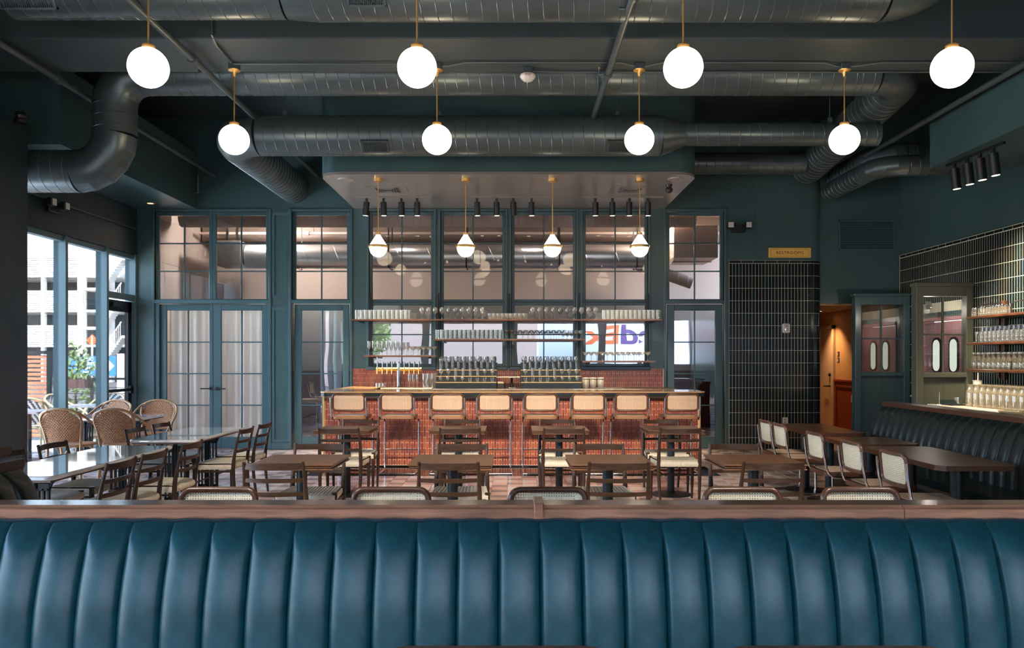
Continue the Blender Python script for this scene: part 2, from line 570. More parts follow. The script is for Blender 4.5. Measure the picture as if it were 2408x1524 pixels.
# back wall with its openings
OP = [(wx(364), wx(632), 0.0, wz(497)), (wx(686), wx(823), 0.0, wz(497))]
BARW = [(868, 1020), (1036, 1188), (1203, 1355), (1371, 1524)]
for a, b in BARW: OP.append((wx(a), wx(b), wz(862), wz(497)))
OP.append((wx(1567), wx(1703), 0.0, wz(495)))
wb = MB()
wall_columns(wb, -6.53, 3.65, 0, ZC, OP, YB, YB + .14)
wb.box(3.65, 5.05, YB, YB + .14, 3.19, ZC)
wb.box(3.65, 5.05, YB + .012, YB + .14, 0, 3.19)
wall_back = struct('wall_back', wb, 'teal_paint')
# rounded corner into the hallway, and the wall above the hall opening
rc = MB()
rc.prism([(5.05, YB + .14)] + arc(5.05, YB + .2, .2, -PI / 2, 0, 10) + [(5.25, 15.2), (5.05, 15.2)], 3.19, ZC, 'z')
rc.prism([(5.05, YB + .14)] + arc(5.05, YB + .2, .188, -PI / 2, 0, 10) + [(5.238, 15.2), (5.05, 15.2)], 0, 3.19, 'z')
rc.obj('rounded_corner', 'teal_paint', wall_back, 30)
MB().box(5.1, 6.9, YB + .12, YB + .26, 2.47, ZC).obj('head_wall', 'teal_paint', wall_back)
MB().box(4.10 - .012, 4.10 + .012, YB - .006, YB, 3.19, ZC).obj('joint_bead', 'teal_paint', wall_back)
# pilaster panels between the glazed units
pn = MB()
for a, b in ((640, 680),):
    for (z0, z1) in ((.12, 2.40), (2.55, 4.0)):
        x0, x1 = wx(a), wx(b)
        pn.box(x0, x1, YB - .014, YB, z0, z0 + .05); pn.box(x0, x1, YB - .014, YB, z1 - .05, z1)
        pn.box(x0, x0 + .04, YB - .014, YB, z0 + .05, z1 - .05); pn.box(x1 - .04, x1, YB - .014, YB, z0 + .05, z1 - .05)
struct('trim_1', pn, 'teal_trim')

# left wall: glazed front between posts, header above
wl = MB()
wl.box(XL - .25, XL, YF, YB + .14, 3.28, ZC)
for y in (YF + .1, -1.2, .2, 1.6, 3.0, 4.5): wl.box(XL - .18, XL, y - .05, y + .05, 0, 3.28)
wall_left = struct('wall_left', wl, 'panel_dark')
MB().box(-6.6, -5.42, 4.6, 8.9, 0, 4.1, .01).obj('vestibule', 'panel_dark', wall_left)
MB().box(-6.53, XL, YB + .01, YB + .14, 0, 3.28).obj('corner_return', 'teal_paint', wall_left)
# right wall with the kitchen door opening
wr = MB()
wr.box(XR + .012, XR + .2, YF, 11.54, 0, ZC)
wr.box(XR + .012, XR + .2, 12.82, YB + .26, 0, ZC)
wr.box(XR + .012, XR + .2, 11.54, 12.82, 2.12, ZC)
wr.box(XR, XR + .012, YF, YB + .12, 3.30, ZC)
wall_right = struct('wall_right', wr, 'teal_paint')
# front wall behind the camera: tall glazed openings to the street
wf = MB()
wf.box(-6.7, 6.9, YF - .2, YF, 2.9, ZC)
wf.box(-6.7, 6.9, YF - .2, YF, 0, 1.35)
for x in (-6.5, -3.25, 0.0, 3.3, 6.7): wf.box(x - .14, x + .14, YF - .2, YF, 1.35, 2.9)
wall_front = struct('wall_front', wf, 'teal_paint')

# dark tiles: back wall panel with rounded end
TW, TH = 0.0552, 0.2102
DK = ['tile_dark_%d' % i for i in range(4)]
dsh = {'t': MB().box(-.0247, .0247, -.008, 0, -.1020, .1020, .0015),
       'c': MB().box(-.1, .1, -.008, 0, -.02, .022, .003),
       'd': MB().box(-.0247, .0247, -.008, 0, -.02, .022, .0015)}
dt = []
ztop = 3.14
for r in range(15):
    zc = ztop - TH * (r + .5)
    if zc < .05: continue
    s = 0
    for k in range(31):
        u = (k + .5) * TW
        if u < 1.40:
            Tm = Matrix.Translation((3.655 + u, YB + .008, zc))
        else:
            a = (u - 1.40) / .2
            if a > PI / 2: break
            Tm = Matrix.Translation((5.05 + .196 * math.sin(a), YB + .204 - .2 * math.cos(a), zc)) @ Matrix.Rotation(a, 4, 'Z')
        dt.append((zc < .75, Tm, 't', rnd.choice(DK)))
for k in range(7):
    dt.append((0, Matrix.Translation((3.755 + k * .2035, YB + .008, 3.165)), 'c', DK[k % 4]))
for k in range(6):
    a = (k + .5) / 6 * PI / 2
    dt.append((0, Matrix.Translation((5.05 + .196 * math.sin(a), YB + .204 - .2 * math.cos(a), 3.165)) @ Matrix.Rotation(a, 4, 'Z'), 'd', DK[k % 4]))
dt.sort(key=lambda t: t[0])
grb = MB().box(3.65, 5.05, YB + .002, YB + .012, 0, 3.19)
grb.prism(arc(5.05, YB + .2, .198, -PI / 2, 0, 10) + arc(5.05, YB + .2, .188, 0, -PI / 2, 10), 0, 3.19, 'z')
grb.obj('grout', 'grout', wall_back)
tile_field(wall_back, 'wall_tile', [t[1:] for t in dt], dsh, DK)
# dark tiles: right wall
dt = []
for r in range(11):
    zc = 3.235 - TH * (r + .5)
    for k in range(92):
        y = YB + .1 - (k + .5) * TW
        if 11.45 < y < 12.95 and zc < 2.3: continue
        vis = (0 if (y < 11.3 and zc < 3.3) or zc > 2.5 else 1)
        dt.append((vis + (y < 10.0) * 2, Matrix.Translation((XR + .008, y, zc)) @ Matrix.Rotation(-PI / 2, 4, 'Z'), 't', rnd.choice(DK)))
for k in range(25):
    dt.append((0, Matrix.Translation((XR + .008, YB - k * .2035, 3.262)) @ Matrix.Rotation(-PI / 2, 4, 'Z'), 'c', DK[k % 4]))
dt.sort(key=lambda t: t[0])
MB().box(XR + .0015, XR + .012, 8.4, 11.45, .9, 3.29).box(XR + .0015, XR + .012, 12.95, YB + .12, .9, 2.25).box(XR + .0015, XR + .012, 11.45, YB + .12, 2.25, 3.29).obj('grout', 'grout', wall_right)
tile_field(wall_right, 'wall_tile', [t[1:] for t in dt], dsh, DK)

# ------------------------------------------------------------------ windows and glazed doors of the back wall
def lites(par, x0, x1, z0, z1, cols, rows, y, mat='teal_trim', w=.02, glass='window_glass'):
    for c in range(1, cols):
        x = x0 + (x1 - x0) * c / cols
        MB().box(x - w / 2, x + w / 2, y - .02, y + .02, z0, z1, .004).obj('muntin', mat, par)
    for r in range(1, rows):
        z = z0 + (z1 - z0) * r / rows
        MB().box(x0, x1, y - .018, y + .018, z - w / 2, z + w / 2, .004).obj('muntin', mat, par)
    for c in range(cols):
        for r in range(rows):
            xa, xb = x0 + (x1 - x0) * c / cols, x0 + (x1 - x0) * (c + 1) / cols
            za, zb = z0 + (z1 - z0) * r / rows, z0 + (z1 - z0) * (r + 1) / rows
            MB().box(xa, xb, y - .003, y, za, zb).obj('pane', glass, par)
def frame(par, x0, x1, z0, z1, gx0, gx1, gz0, gz1, y, d=.05, name='sash', mat='teal_trim'):
    m = MB()
    m.box(x0, gx0, y - d / 2, y + d / 2, z0, z1, .006)
    m.box(gx1, x1, y - d / 2, y + d / 2, z0, z1, .006)
    m.box(gx0, gx1, y - d / 2, y + d / 2, z0, gz0, .006)
    m.box(gx0, gx1, y - d / 2, y + d / 2, gz1, z1, .006)
    return m.obj(name, mat, par)
def casing(par, x0, x1, z0, z1, w=.05, bottom=False):
    m = MB()
    m.box(x0 - w, x0, YB - .022, YB + .03, z0, z1 + w, .006)
    m.box(x1, x1 + w, YB - .022, YB + .03, z0, z1 + w, .006)
    m.box(x0, x1, YB - .022, YB + .03, z1, z1 + w, .006)
    if bottom: m.box(x0 - w, x1 + w, YB - .04, YB + .03, z0 - .06, z0, .006)
    m.obj('casing', 'teal_trim', par)
GY = YB + .06
wnum = 1
for a, b in BARW:
    w = thing('window_%d' % wnum, (0, 0, 0), kind='structure'); wnum += 1
    x0, x1 = wx(a), wx(b)
    casing(w, x0, x1, wz(862), wz(497), .04, True)
    for (z0, z1, rows) in ((wz(710), wz(497), 3), (wz(862), wz(710), 2)):
        frame(w, x0, x1, z0, z1, x0 + .05, x1 - .05, z0 + .045, z1 - .055, GY)
        lites(w, x0 + .05, x1 - .05, z0 + .045, z1 - .055, 2, rows, GY, glass='window_glass' if rows == 3 else 'street_glass')
def transom(x0, x1, splits, gm='window_glass'):
    global wnum
    w = thing('window_%d' % wnum, (0, 0, 0), kind='structure'); wnum += 1
    casing(w, x0, x1, 0, wz(497), .045)
    MB().box(x0, x1, YB - .02, YB + .10, wz(714), wz(705), .006).obj('transom_bar', 'teal_trim', w)
    for (a, b) in splits:
        frame(w, a, b, wz(705), wz(497), a + .06, b - .06, wz(703), wz(506), GY)
        lites(w, a + .06, b - .06, wz(703), wz(506), 2, 3, GY, glass=gm)
transom(wx(364), wx(632), [(wx(364), wx(498)), (wx(498), wx(632))], 'street_glass')
transom(wx(686), wx(823), [(wx(686), wx(823))])
transom(wx(1567), wx(1703), [(wx(1567), wx(1703))])
dnum = 1
def leaf(x0, x1, gx0, gx1, handle=None, kind_z=wz(1028), gm='street_glass'):
    global dnum
    d = thing('door_%d' % dnum, (0, 0, 0), kind='structure'); dnum += 1
    frame(d, x0, x1, .01, wz(715), gx0, gx1, kind_z, wz(730), GY, .045, 'door_frame')
    lites(d, gx0, gx1, kind_z, wz(730), 2, 4, GY, glass=gm)
    if handle:
        hx, sgn = handle
        m = MB()
        m.cyl((hx, GY - .02, wz(914)), (hx, GY - .035, wz(914)), .03, n=16)
        m.cyl((hx, GY - .03, wz(914)), (hx, GY - .08, wz(914)), .010)
        m.box(hx, hx + sgn * .16, GY - .09, GY - .07, wz(914) - .010, wz(914) + .010, .006)
        m.obj('lever_handle', 'black_metal', d)
    return d
leaf(wx(374), wx(498.3), wx(389), wx(490), (wx(494), -1), gm='window_glass')
leaf(wx(499.7), wx(624), wx(518), wx(614), (wx(509), 1), gm='window_glass')
leaf(wx(690), wx(820), wx(708), wx(805))
leaf(wx(1570), wx(1700), wx(1587), wx(1683))
jm = MB()
jm.box(wx(364), wx(374), YB, YB + .1, 0, wz(715)).box(wx(624), wx(632), YB, YB + .1, 0, wz(715))
struct('trim_2', jm, 'teal_trim')
bbm = MB()
for a, b in ((-6.35, wx(359)), (wx(638), wx(681)), (wx(1708), 3.65)):
    bbm.box(a, b, YB - .018, YB, 0, .11, .004)
struct('baseboard_back', bbm, 'teal_trim')

# sheer curtains behind the double doors
for n, (a, b, lab) in enumerate(((386, 499.6, 'white sheer curtain behind the left leaf of the double doors'),
                                 (499.8, 618, 'white sheer curtain behind the right leaf of the double doors'))):
    x0, x1 = wx(a), wx(b)
    ph = n * 1.3
    c = MB().grid(lambda u, v: (x0 + (x1 - x0) * u, YB + .20 + .028 * math.sin(u * 40 + ph) + .016 * math.sin(u * 17 + 2 * v + ph), .12 + 2.30 * v), 80, 8)
    tag(c.obj('curtain', 'curtain_cloth', fix=False, ang=80), lab, 'curtain')

# ------------------------------------------------------------------ storefront on the left
def post(x0, x1, y0, y1, z0, z1, par, name='mullion', mat='mullion_paint'):
    return MB().box(x0, x1, y0, y1, z0, z1, .004).obj(name, mat, par)
SY = [9.17, 10.24, 11.31, 12.46, 13.40]
for i in range(4):
    w = thing('window_%d' % wnum, (0, 0, 0), kind='structure'); wnum += 1
    post(XL - .18, XL, SY[i + 1], SY[i + 1] + .06, 0, 3.28, w)
    z0 = 2.60 if i == 3 else .1
    post(XL - .14, XL - .04, SY[i] + .06, SY[i + 1], 3.20, 3.28, w, 'head')
    if i < 3: post(XL - .14, XL - .04, SY[i] + .06, SY[i + 1], 0, .1, w, 'sill')
    else: post(XL - .16, XL - .02, SY[i] + .06, SY[i + 1], 2.50, 2.60, w, 'transom_bar')
    MB().box(XL - .10, XL - .094, SY[i] + .06, SY[i + 1], z0, 3.20).obj('pane', 'front_glass', w)
d = thing('door_%d' % dnum, (0, 0, 0), kind='structure'); dnum += 1
m = MB()
ya, yb = SY[3] + .07, SY[4] - .01
m.box(XL - .12, XL - .06, ya, ya + .09, .01, 2.48, .004).box(XL - .12, XL - .06, yb - .12, yb, .01, 2.48, .004)
m.box(XL - .12, XL - .06, ya, yb, .01, .26, .004).box(XL - .12, XL - .06, ya, yb, 2.30, 2.48, .004)
m.obj('door_frame', 'black_metal', d)
MB().box(XL - .092, XL - .087, ya + .09, yb - .12, .26, 2.30).obj('pane', 'front_glass', d)
MB().box(XL - .045, XL - .015, ya + .05, yb - .04, .99, 1.04, .008).box(XL - .06, XL - .015, yb - .12, yb - .02, .95, 1.08, .01).obj('push_bar', 'black_metal', d)
MB().box(XL - .06, XL + .02, ya + .1, ya + .45, 2.36, 2.44, .008).obj('door_closer', 'steel_blue', d)
# conduit along the header, and a small duct in the corner
MB().tube([(XL + .03, 9.0, 3.70), (XL + .03, YB - .05, 3.70)], .012, 8).obj('conduit', 'teal_paint', wall_left)
# the room behind the glazed wall
rb = MB()
rb.box(-6.6, 5.05, 17.4, 17.55, 0, ZC)
struct('wall_far', rb, 'pink_wall')
rbw = MB().box(-6.6, 5.05, 17.36, 17.40, 0, 1.22).obj('wainscot', 'burgundy', bpy.data.objects['wall_far'])
MB().box(-6.6, 5.05, 17.34, 17.40, 1.22, 1.27).obj('chair_rail', 'burgundy', bpy.data.objects['wall_far'])
MB().box(-6.4, -2.5, 17.385, 17.40, 1.27, 2.75).obj('wall_panel', 'white_wall', bpy.data.objects['wall_far'])
struct('ceiling_far', MB().box(-6.6, 5.05, YB + .14, 17.4, 4.45, 4.5), 'pink_wall')
struct('wall_far_side', MB().box(-6.6, -6.45, YB + .14, 17.4, 0, ZC), 'pink_wall')

# ------------------------------------------------------------------ ducts
def elbow(p, d0, d1, R, n=5):
    """points of a bend of radius R whose corner is p, entering along d0 and leaving along d1"""
    p, d0, d1 = Vector(p), Vector(d0).normalized(), Vector(d1).normalized()
    th = d0.angle(d1)
    t = R * math.tan(th / 2)
    a = p - d0 * t
    nrm = (d1 - d0 * d0.dot(d1)).normalized()
    c = a + nrm * R
    return [c - nrm * (R * math.cos(th * i / n)) + d0 * (R * math.sin(th * i / n)) for i in range(n + 1)]
def seam(mb, p0, p1, r, pitch=.135, n=26):
    p0, p1 = Vector(p0), Vector(p1)
    ax = p1 - p0
    L = ax.length
    if L < pitch: return
    ax.normalize()
    up = Vector((0, 0, 1)) if abs(ax.z) < .9 else Vector((1, 0, 0))
    u = ax.cross(up).normalized(); v = ax.cross(u)
    N = int(L / pitch * n)
    vs_, fs = [], []
    for i in range(N + 1):
        a = 2 * PI * i / n
        c = p0 + ax * (L * i / N)
        rad = u * math.cos(a) + v * math.sin(a)
        vs_ += [c + rad * (r - .001) - ax * .007, c + rad * (r + .0045), c + rad * (r - .001) + ax * .007]
        if i:
            o = 3 * i
            fs += [(o - 3, o - 2, o + 1, o), (o - 2, o - 1, o + 2, o + 1)]
    mb.add(vs_, fs)
def duct(label, pieces, r, mat='teal_duct', pitch=.135, cat='duct', straps=(), name='spiral_duct'):
    """pieces: list of ('s', p0, p1[, r0, r1]) straights and ('e', pts) bends"""
    t = thing(name, pieces[0][1] if pieces[0][0] == 's' else pieces[0][1][0], label, cat)
    o = Vector(t.location)
    for pc in pieces:
        if pc[0] == 's':
            r0 = pc[3] if len(pc) > 3 else r
            r1 = pc[4] if len(pc) > 4 else r0
            p0, p1 = Vector(pc[1]) - o, Vector(pc[2]) - o
            s = MB().tube([p0, p1], [r0, r1], 36)
            ob = s.obj('reducer' if r0 != r1 else 'pipe_section', mat, t, 16)
            if r0 == r1:
                sm = MB(); seam(sm, p0, p1, r0, pitch)
                if sm.v: sm.obj('seam', mat, ob, 60, fix=False)
        else:
            rr = pc[2] if len(pc) > 2 else r
            pts = [Vector(p) - o for p in pc[1]]
            ob = MB().tube(pts, rr, 36).obj('elbow', mat, t, 14)
            sm = MB()
            for i, p in enumerate(pts):
                dirv = (pts[min(i + 1, len(pts) - 1)] - pts[max(i - 1, 0)]).normalized()
                sm.tube([p - dirv * .006, p + dirv * .006], rr + .005, 36, caps=False)
            sm.obj('seam', mat, ob, 60, fix=False)
    for x in straps:
        p0, p1 = Vector(pieces[0][1]), Vector(pieces[0][2])
        c = p0 + (p1 - p0) * ((x - p0.x) / (p1.x - p0.x)) - o
        MB().box(c.x - .012, c.x + .012, c.y - r - .004, c.y + r + .004, c.z - r - .005, c.z - r - .002).box(c.x - .012, c.x + .012, c.y - r - .006, c.y - r - .003, c.z - r, 4.45 - o.z).box(c.x - .012, c.x + .012, c.y + r + .003, c.y + r + .006, c.z - r, 4.45 - o.z).obj('hanger_strap', 'black_metal', t)
    return t
def grille(t, c, w, h, nrm, name='grille', bars=16, cross=8):
    """rectangular register on a duct: frame with upright bars; c is relative to the thing"""
    c, nrm = Vector(c), Vector(nrm).normalized()
    u = Vector((1, 0, 0)); v = nrm.cross(u).normalized()
    T = Matrix(((u.x, v.x, nrm.x, c.x), (u.y, v.y, nrm.y, c.y), (u.z, v.z, nrm.z, c.z), (0, 0, 0, 1)))
    m = MB()
    m.box(-w / 2, w / 2, -h / 2, -h / 2 + .02, -.05, .012, T=T); m.box(-w / 2, w / 2, h / 2 - .02, h / 2, -.05, .012, T=T)
    m.box(-w / 2, -w / 2 + .02, -h / 2, h / 2, -.05, .012, T=T); m.box(w / 2 - .02, w / 2, -h / 2, h / 2, -.05, .012, T=T)
    g = m.obj(name, 'teal_duct', t)
    MB().box(-w / 2 + .02, w / 2 - .02, -h / 2 + .02, h / 2 - .02, -.05, -.012, T=T).obj('void', 'plastic_black', g)
    b = MB()
    for i in range(bars):
        x = -w / 2 + .02 + (w - .04) * (i + .5) / bars
        b.box(x - .003, x + .003, -h / 2 + .02, h / 2 - .02, -.02, .006, T=T)
    for i in range(cross):
        y = -h / 2 + .02 + (h - .04) * (i + .5) / cross
        b.box(-w / 2 + .02, w / 2 - .02, y - .002, y + .002, -.02, .002, T=T)
    b.obj('bars', 'teal_duct', g)

# main duct in front of the bar soffit, turning back at its left end
A = (-3.69, 10.3, 4.41)
e1 = elbow(A, (-1, 0, 0), (0, 1, 0), .42)
dm = duct('large spiral duct across the bar soffit, bending to the back wall at left',
          [('s', (1.90, 10.3, 4.41), e1[0]), ('e', e1), ('s', e1[-1], (-3.69, YB - .006, 4.41)),
           ('s', (2.22, 10.3, 4.43), (1.90, 10.3, 4.41), .147, .255), ('s', (4.72, 10.3, 4.43), (2.22, 10.3, 4.43), .147)], .255)
for px in (880, 1462):
    x = (px - 1206) * 10.05 / 1872
    grille(dm, (x - 1.90, -.185, -.185), .34, .17, (0, -.72, -.69))
# duct behind the beam, dropping at left and turning back at right
B = (-4.66, 9.32, 4.86); B2 = (-4.66, 9.32, 3.72)
e2 = elbow(B, (-1, 0, 0), (0, 0, -1), .38); e3 = elbow(B2, (0, 0, -1), (-1, 0, 0), .42)
e4 = elbow((4.62, 9.32, 4.86), (1, 0, 0), (.06, 1, -.05), .42)
duct('spiral duct behind the ceiling beam that drops at left in an S bend',
     [('s', (4.0, 9.32, 4.86), e2[0]), ('e', e2), ('s', e2[-1], e3[0]), ('e', e3), ('s', e3[-1], (-6.2, 9.32, 3.72)),
      ('s', (4.0, 9.32, 4.86), e4[0]), ('e', e4), ('s', e4[-1], (4.88, 13.2, 4.66))], .245)
# nearest duct along the top of the picture
e5 = elbow((3.62, 7.15, 4.88), (1, 0, 0), (.55, 0, .83), .6)
dn = duct('nearest spiral duct running along the top of the picture, grille at its left end',
          [('s', (-4.5, 7.15, 4.86), (-2.05, 7.15, 4.86), .272), ('s', (-2.05, 7.15, 4.86), (-1.78, 7.15, 4.88), .272, .31),
           ('s', (-1.78, 7.15, 4.88), e5[0], .31), ('e', e5, .31)], .31)
grille(dn, (.24, -.20, -.17), .50, .22, (0, -.80, -.60), bars=24, cross=0)
grille(dn, (4.5 + (862 - 1206) * 6.95 / 1872, -.24, -.18), .34, .19, (0, -.78, -.62), bars=18, cross=12)
# small ducts at right behind the sign wall
duct('dark spiral duct high on the back wall right of the bar soffit', [('s', (2.75, 12.6, 4.62), (4.6, 12.6, 4.62))], .17)
e6 = elbow((5.45, 11.9, 4.55), (0, -1, 0), (1, 0, 0), .38); e7 = elbow((5.3, 11.5, 4.32), (0, -1, 0), (1, 0, 0), .38)
duct('upper of two small ducts bending to the right wall', [('s', (5.45, 13.3, 4.55), e6[0]), ('e', e6), ('s', e6[-1], (6.5, 11.9, 4.55))], .20)
duct('lower of two small ducts bending to the right wall', [('s', (5.3, 13.3, 4.32), e7[0]), ('e', e7), ('s', e7[-1], (6.5, 11.5, 4.32))], .15)
# ducts in the room behind the glass
duct('shiny silver duct seen through the windows above the bar', [('s', (-5.2, 15.6, 3.53), (3.0, 15.6, 3.53))], .235, 'silver_duct', .6, straps=(-4.2, -2.4, -.9, .9, 2.4))
duct('pink spiral duct near the ceiling of the room behind the bar windows', [('s', (-6.2, 14.9, 4.16), (3.4, 14.9, 4.16))], .17, 'pink_duct', .14)
e8 = elbow((2.1, 16.2, 3.6), (-.8, 0, .35), (.5, .6, -.1), .3)
duct('bent pink duct seen through the rightmost bar window', [('s', (3.6, 16.0, 3.05), (2.1, 16.2, 3.60))], .12, 'pink_duct', .2, straps=(2.6,))

# hangers, pipes, conduits
def pipe(name, label, pts, r, mat='teal_pipe', couplings=(), cat='pipe', n=10):
    t = thing(name, pts[0], label, cat)
    o = Vector(pts[0])
    q = [Vector(p) - o for p in pts]
    MB().tube(q, r, n).obj('run', mat, t)
    for f in couplings:
        a, b = q[0], q[-1]
        p = a + (b - a) * f
        dv = (b - a).normalized()
        MB().tube([p - dv * .03, p - dv * .029, p + dv * .029, p + dv * .03], [r * 1.1, r * 1.5, r * 1.5, r * 1.1], n).obj('coupling', mat, t)
    return t
ZP = 4.60
def px_at(px, py):  # sideways place of a pipe at height ZP
    return (px - 1206) / (845 - py) * (ZP - 1.52)
pA = pipe('sprinkler_pipe', 'sprinkler pipe running back above the leftmost globe lamps', [(px_at(594, 271), 2.6, ZP), (px_at(594, 271), 13.4, ZP)], .034, couplings=(.26, .515, .7))
pB = pipe('sprinkler_pipe', 'sprinkler pipe running back beside the smoke detector', [(px_at(1398, 268), 2.6, ZP), (px_at(1398, 268), 10.9, ZP)], .034, couplings=(.5, .72))
pC = pipe('sprinkler_pipe', 'sprinkler pipe at far left above the dropped duct', [(px_at(288, 280), 2.6, ZP), (px_at(288, 280), 13.4, ZP)], .034, couplings=(.57,))
pD = pipe('sprinkler_pipe', 'sprinkler pipe along the teal soffit at far right', [(px_at(2088, 336), 2.6, ZP), (px_at(2088, 336), 13.3, ZP)], .034, couplings=(.36, .5))
for par, y in ((pA, 6.6), (pA, 8.55), (pB, 8.6), (pB, 7.0)):
    x0 = Vector(par.location)
    s = -1
    m = MB().tube([(0, y - x0.y, 0), (s * .09, y - x0.y, 0), (s * .09, y - x0.y, .05)], .014, 8)
    m.obj('branch', 'teal_pipe', par)
    MB().lathe([(.0, .05), (.012, .05), (.012, .075), (.004, .08), (.004, .10), (.02, .10), (.02, .104), (0, .104)], (s * .09, y - x0.y, 0), 10).obj('sprinkler_head', 'brass', par)
pipe('drain_pipe', 'short teal drain pipe with a bend under the left sprinkler pipe', [(-4.95, 9.9, 4.6), (-4.95, 9.9, 4.22), (-5.2, 9.9, 4.22)], .03)
pipe('drain_pipe', 'thin teal drain pipe with a bend above the double doors', [(-5.26, 13.3, 4.60), (-5.26, 13.3, 4.30), (-5.45, 13.3, 4.30)], .02)
c1 = [(-2.97, 8.45, 4.655), (-.95, 8.45, 4.655), (-.83, 8.48, 4.645), (-.70, 8.48, 4.645), (-.50, 8.42, 4.66), (1.15, 8.42, 4.66), (1.30, 8.48, 4.645),
      (1.42, 8.48, 4.645), (1.6, 8.42, 4.66), (3.3, 8.42, 4.66), (3.45, 8.48, 4.645), (3.65, 8.48, 4.645), (3.9, 8.42, 4.66), (6.5, 8.42, 4.66)]
pipe('conduit', 'electrical conduit under the beam linking the lamp canopies', c1, .0105, cat='conduit', n=8)
pipe('conduit', 'electrical conduit on the beam edge leading to the smoke detector', [(.16, 8.66, 4.655), (.5, 8.70, 4.66), (6.5, 8.70, 4.66)], .0105, cat='conduit', n=8)
pipe('conduit', 'bent conduit over the beam down to the left globe lamp', [(-2.95, 7.78, 5.5), (-2.95, 7.78, 4.95), (-2.95, 7.80, 4.70), (-2.96, 7.95, 4.655), (-2.97, 8.40, 4.655)], .013, cat='conduit', n=8)
hn = 0
for x, y, z in ((-2.95, 10.3, 4.66), (-.95, 10.3, 4.66), (1.35, 10.3, 4.66), (4.1, 10.3, 4.58)):
    t = thing('duct_hanger', (x, y, z), ['duct hanger rod at the left end of the large duct', 'duct hanger rod on the large duct near the bar centre',
              'duct hanger rod on the large duct before its reducer', 'duct hanger rod on the slim duct end at right'][hn], 'hanger'); hn += 1
    MB().cyl((0, 0, .06), (0, 0, ZC - z), .006, n=6).obj('rod', 'teal_pipe', t)
    MB().box(-.028, .028, -.02, .02, -.02, .07, .004).obj('clip', 'teal_pipe', t)

# smoke detector
t = thing('smoke_detector', ((1241 - 1206) * 8.62 / 1872, 8.62, 4.676), 'white fire alarm detector with red lettering under the beam', 'detector')
MB().box(-.05, .05, -.05, .05, -.075, 0, .004).obj('junction_box', 'teal_pipe', t)
MB().lathe([(0, -.15), (.03, -.148), (.05, -.14), (.075, -.115), (.085, -.095), (.08, -.075), (0, -.075)], n=24).obj('body', 'plastic_white', t)
text_mesh('lettering', 'FIRE', .032, 'red_ink', t, (0, -.083, -.098), (PI / 2, 0, 0), .001)

# ------------------------------------------------------------------ globe lamps
def globe_lamp(r=.158):
    t = thing('globe_pendant', (0, 0, 0))
    MB().lathe([(0, -r), *[(r * math.cos(a), r * math.sin(a)) for a in [(-PI / 2 + PI * i / 20) for i in range(1, 19)]], (.045, r * .958)], n=32).obj('globe', 'globe_glow', t, 60)
    MB().lathe([(0, r * .93), (.048, r * .93), (.05, r * .96), (.05, r * 1.12), (.046, r * 1.16), (.012, r * 1.16), (.012, r * 1.24), (0, r * 1.24)], n=24).obj('collar', 'brass', t)
    return t
GZ = 3.865
g1 = globe_lamp()
MB().cyl((0, 0, .17), (0, 0, ZC - GZ), .0075, n=8).obj('stem', 'brass', g1)
MB().lathe([(0, ZC - GZ - .03), (.06, ZC - GZ - .03), (.065, ZC - GZ), (0, ZC - GZ)], n=20).obj('canopy', 'brass', g1)
g2 = globe_lamp()
top = 4.60 - GZ
MB().cyl((0, 0, .17), (0, 0, top), .0075, n=8).obj('stem', 'brass', g2)
MB().lathe([(0, top - .06), (.014, top - .06), (.02, top - .035), (.025, top - .015), (.062, top), (.064, top + .008), (0, top + .008)], n=24).obj('canopy', 'brass', g2)
MB().box(-.05, .05, -.05, .05, top + .008, 4.676 - GZ, .004).obj('junction_box', 'teal_pipe', g2)
NM = ['leftmost', 'second from left', 'third from left', 'rightmost']
for i, x in enumerate((-2.93, -.77, 1.37, 3.53)):
    a = g1 if i == 0 else copy_tree(g1)
    a.location = (x, 6.4, GZ)
    tag(a, 'large glowing globe lamp of the nearer row, ' + NM[i], 'pendant lamp', 'near row of globe lamps')
    b = g2 if i == 0 else copy_tree(g2)
    b.location = ((-2.975, -.81, 1.35, 3.54)[i], 8.5, GZ)
    tag(b, 'glowing globe lamp of the farther row under the beam, ' + NM[i], 'pendant lamp', 'far row of globe lamps')
# bar pendants
def bar_pendant():
    t = thing('cone_pendant', (0, 0, 0))
    MB().lathe([(.03, .165), (.034, .155), (.125, .012)], n=28).obj('cone_shade', 'pendant_glow', t, 60)
    MB().lathe([(.125, -.012), (.122, -.04), (.105, -.09), (.07, -.128), (.03, -.145), (0, -.148)], n=28).obj('bowl_shade', 'pendant_glow', t, 60)
    MB().lathe([(.118, .018), (.137, .018), (.140, .013), (.140, -.013), (.137, -.018), (.118, -.018)], n=32).obj('band', 'brass', t)
    MB().lathe([(0, .165), (.036, .165), (.036, .195), (.012, .2), (0, .2)], n=18).obj('cap', 'brass', t)
    H = 4.07 - 3.11
    MB().cyl((0, 0, .19), (0, 0, H - .02), .0065, n=8).obj('stem', 'brass', t)
    MB().lathe([(0, H - .055), (.012, H - .055), (.06, H - .045), (.062, H), (0, H)], n=22).obj('canopy', 'brass', t)
    return t
p0 = bar_pendant()
for i, x in enumerate((-1.90, -.666, .558, 1.79)):
    a = p0 if i == 0 else copy_tree(p0)
    a.location = (x, 11.23, 3.11)
    tag(a, 'brass-banded cone lamp over the bar, ' + NM[i], 'pendant lamp', 'cone lamps over the bar')

